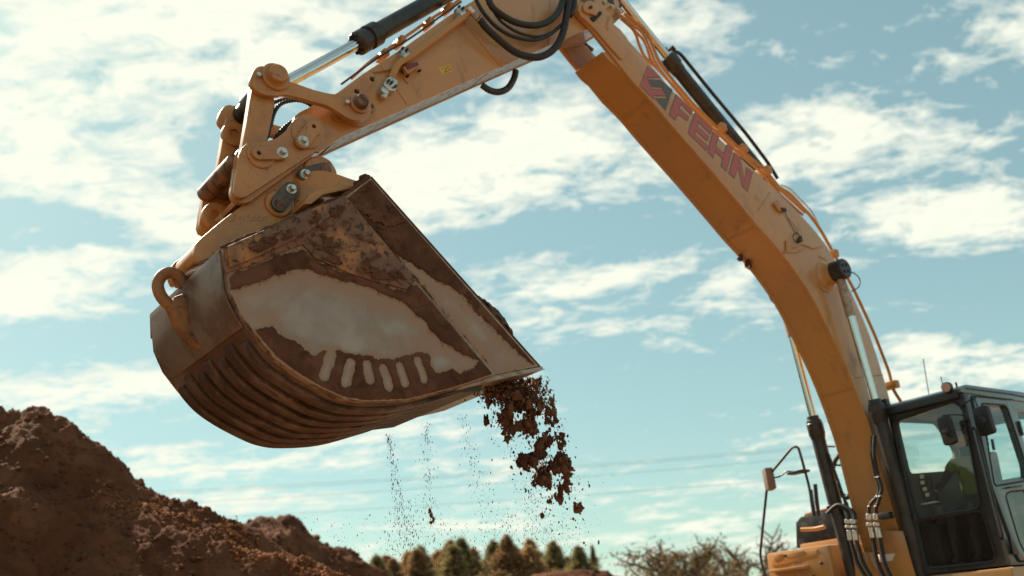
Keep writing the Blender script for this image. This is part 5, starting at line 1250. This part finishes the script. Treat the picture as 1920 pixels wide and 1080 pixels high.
TR = [((718, 1046), 'N', 'leftmost small pine tree just right of the second soil mound'), ((742, 1050), 'B', 'low brown pine tree second from the left of the tree row'), ((760, 1040), 'B', 'brown pine tree beneath the leftmost soil trickle'),
      ((782, 1036), 'B', 'brown dusty pine tree right of the leftmost soil trickle'), ((804, 1028), 'N', 'green pine tree below the middle soil trickle'), ((832, 1018), 'B', 'tall brown pine tree left of the dark green pair'),
      ((858, 1024), 'N', 'dark green pine tree, left one of the dark pair in the middle of the row'), ((877, 1013), 'N', 'dark green pine tree with sharp top, right one of the dark pair'), ((908, 1020), 'N', 'green pine tree between the dark pair and the tallest brown tree'),
      ((937, 1009), 'B', 'tallest brown pine tree in the middle of the row'), ((962, 1026), 'N', 'green pine tree right of the tallest brown tree'), ((988, 1017), 'B', 'brown pine tree below the main falling stream'), ((1008, 1026), 'B', 'shorter brown pine tree under the lowest soil lumps'),
      ((1030, 1019), 'N', 'green pine tree below the lowest soil lump'), ((1052, 1020), 'N', 'green bushy pine tree last but one of the dense row'), ((1070, 1030), 'N', 'green pine tree at the right end of the dense row'), ((1107, 1027), 'N', 'lone small pine tree standing right of the dense row')]
for i, (p, k, lab) in enumerate(TR):
    place_conifer(p, 66 + 5 * ((i * 7) % 3) - (3 if k == 'N' else 0), lab, i % 4, 'needles' if k == 'N' else 'brown_needles', .75 if i == 16 else 1.7 + .5 * RNG.random())
ORD = 'first second third fourth fifth sixth seventh eighth ninth tenth eleventh twelfth thirteenth fourteenth fifteenth sixteenth seventeenth eighteenth nineteenth twentieth twenty-first twenty-second twenty-third twenty-fourth'.split()
for i in range(24):
    px = 712 + 16.5 * i + RNG.normal() * 4
    if px > 1088: continue
    place_conifer((px, 1030 + 13 * abs(RNG.normal()) + 14 * (abs(px - 900) / 190) ** 2), 84 + RNG.random() * 10, ('golden brown' if i % 3 else 'olive green') + ' pine in the back row of the wood, ' + ORD[i] + ' from its left end', i % 4, 'brown_needles' if i % 3 else 'needles', 2.0, 'golden brown pines of the back row')
# broad scrub behind so that no gaps open at the foot of the row
def leaf_blob(name, n, sx, sy, sz, leaf, m, seed, up=.3):
    rg = np.random.default_rng(seed); V, T = [], []; k = 0
    for i in range(n):
        c = rg.normal(size=3); c /= np.linalg.norm(c); c *= rg.random() ** .4; c = c * np.array([sx, sy, sz]) * (1 + .3 * math.sin(c[0] * 9 + seed) * math.cos(c[2] * 7)); c[2] = abs(c[2])
        a = rg.normal(size=3); b = np.cross(a, rg.normal(size=3)); a /= np.linalg.norm(a); b /= np.linalg.norm(b) + 1e-9
        V += [c - a * leaf, c + b * leaf * .5, c + a * leaf, c - b * leaf * .5]; T += [(k, k + 1, k + 2), (k, k + 2, k + 3)]; k += 4
    me = tri_mesh(name, V, T); return me
def branch_tree(name, base, size, seed, lean, spread, depth_, leaf_m, leaves, leaf, lab, cat, flat=.5, grp=None):
    rg = random.Random(seed); bm = bmesh.new(); tips = []
    def grow(p, d, L, r, lev):
        pts = [p]; q = p.copy(); dd_ = d.copy()
        for k in range(4):
            dd_ = (dd_ + Vector((rg.gauss(0, .20), rg.gauss(0, .20), rg.gauss(0, .12) + .04))).normalized(); q = q + dd_ * L / 4; pts.append(q.copy())
        add_tube(bm, pts, lambda t: r * (1 - .45 * t), 6 if lev < 2 else 4)
        if lev >= 2: tips.extend(pts[1:])
        if lev >= depth_: return
        for k in range(3 if lev < 2 else 4):
            t = pts[rg.randint(2, 4)]; nd = (dd_ * .55 + Vector((rg.uniform(-1, 1), rg.uniform(-1, 1), rg.uniform(-.35, .75) * flat)) * spread).normalized()
            grow(t, nd, L * rg.uniform(.62, .85), r * .55, lev + 1)
    grow(Vector((0, 0, -.1)), Vector(lean).normalized(), size * .33, size * .040, 0)
    o = bpy.data.objects.new(name, None); COL.objects.link(o); o.location = base; tag(o, lab, cat, grp)
    obj('trunk', bm, 'bark', o)
    if leaves:
        V, T = [], []; k = 0; r2 = np.random.default_rng(seed)
        for i in range(leaves):
            c = np.array(tips[r2.integers(0, len(tips))]) + r2.normal(size=3) * np.array([.14, .14, .07]) * size / 5
            a = r2.normal(size=3) * np.array([1, 1, .4]); b = np.cross(a, r2.normal(size=3)); a /= np.linalg.norm(a); b /= np.linalg.norm(b) + 1e-9
            V += [c - a * leaf, c + b * leaf * .5, c + a * leaf, c - b * leaf * .5]; T += [(k, k + 1, k + 2), (k, k + 2, k + 3)]; k += 4
        link('crown', tri_mesh('crown', V, T), leaf_m, o)
    return o
b_ = at_depth(1290, 1090, 45); branch_tree('spreading_tree', (b_.x - .5, 45, 0), 9.4, 12, (-.35, 0, 1), 1.15, 4, 'dry_leaves', 6500, .075, 'bare branching tree with sparse brown leaves right of the pine row', 'tree', .45)
for i, (px, Y, sz, lab, lv) in enumerate((((1362, 1040), 60, 9.4, 'thin leafless tree right of the spreading brown tree', 900), ((1395, 1055), 62, 8.6, 'small pale bare tree left of the excavator mirror bracket', 600), ((1330, 1050), 58, 8.0, 'slender bare tree close behind the spreading brown tree', 800), ((1150, 1062), 60, 7.2, 'low bare tree at the left foot of the spreading brown tree', 900), ((1425, 1056), 64, 8.6, 'bare tree seen behind the mirror bracket of the excavator', 500))):
    b_ = at_depth(px[0], px[1], Y); branch_tree('bare_tree', (b_.x, Y, 0), sz, 30 + i, (0, 0, 1), .8, 3, 'dry_leaves', lv, .08, lab, 'tree', 1.0)
for i, (px, Y, w_, h_, lab, m_) in enumerate((((1180, 1072), 56, 2.6, 4.3, 'brown shrub between the third mound and the spreading tree', 'dry_leaves'), ((1240, 1076), 50, 2.2, 3.6, 'brown shrub under the spreading tree', 'dry_leaves'), ((1345, 1072), 55, 2.4, 4.0, 'pale brown shrub right of the spreading tree', 'dry_grass'), ((1400, 1074), 57, 2.4, 4.0, 'pale brown shrub left of the yellow toolbox', 'dry_grass'), ((1105, 1072), 64, 1.6, 4.6, 'dark shrub at the foot of the lone small pine', 'needles'))):
    top = at_depth(px[0], px[1], Y); o = link('shrub', leaf_blob('shrub', 2600, w_, 1.6, top.z, .13, m_, i + 70), m_); o.location = (top.x, Y, 0); tag(o, lab, 'shrub')

# ------------------------------------------------------------------ overhead lines
for pts, lab in ((((349, 919), (680, 901), (1040, 877), (1400, 848)), 'topmost of the four thin overhead power lines'), (((349, 924), (680, 905.5), (1040, 881), (1400, 852)), 'second overhead power line, just under the topmost one'),
                 (((375, 941), (680, 923), (1040, 898), (1400, 868)), 'third overhead power line, well below the close upper pair'), (((525, 964), (680, 955), (1040, 932), (1400, 905)), 'lowest of the four thin overhead power lines')):
    p = np.array(pts); cf = np.polyfit(p[:, 0], p[:, 1], 2); path = [at_depth(x, float(np.polyval(cf, x)), 90) for x in np.linspace(-500, 2500, 40)]
    tag(tube('power_line', path, .013, 'wire_metal', None, 5), lab, 'power line', 'overhead power lines')
for o in bpy.data.objects:
    if o.type == 'MESH' and o.data and not o.data.materials: o.data.materials.append(MATS['black_metal'])
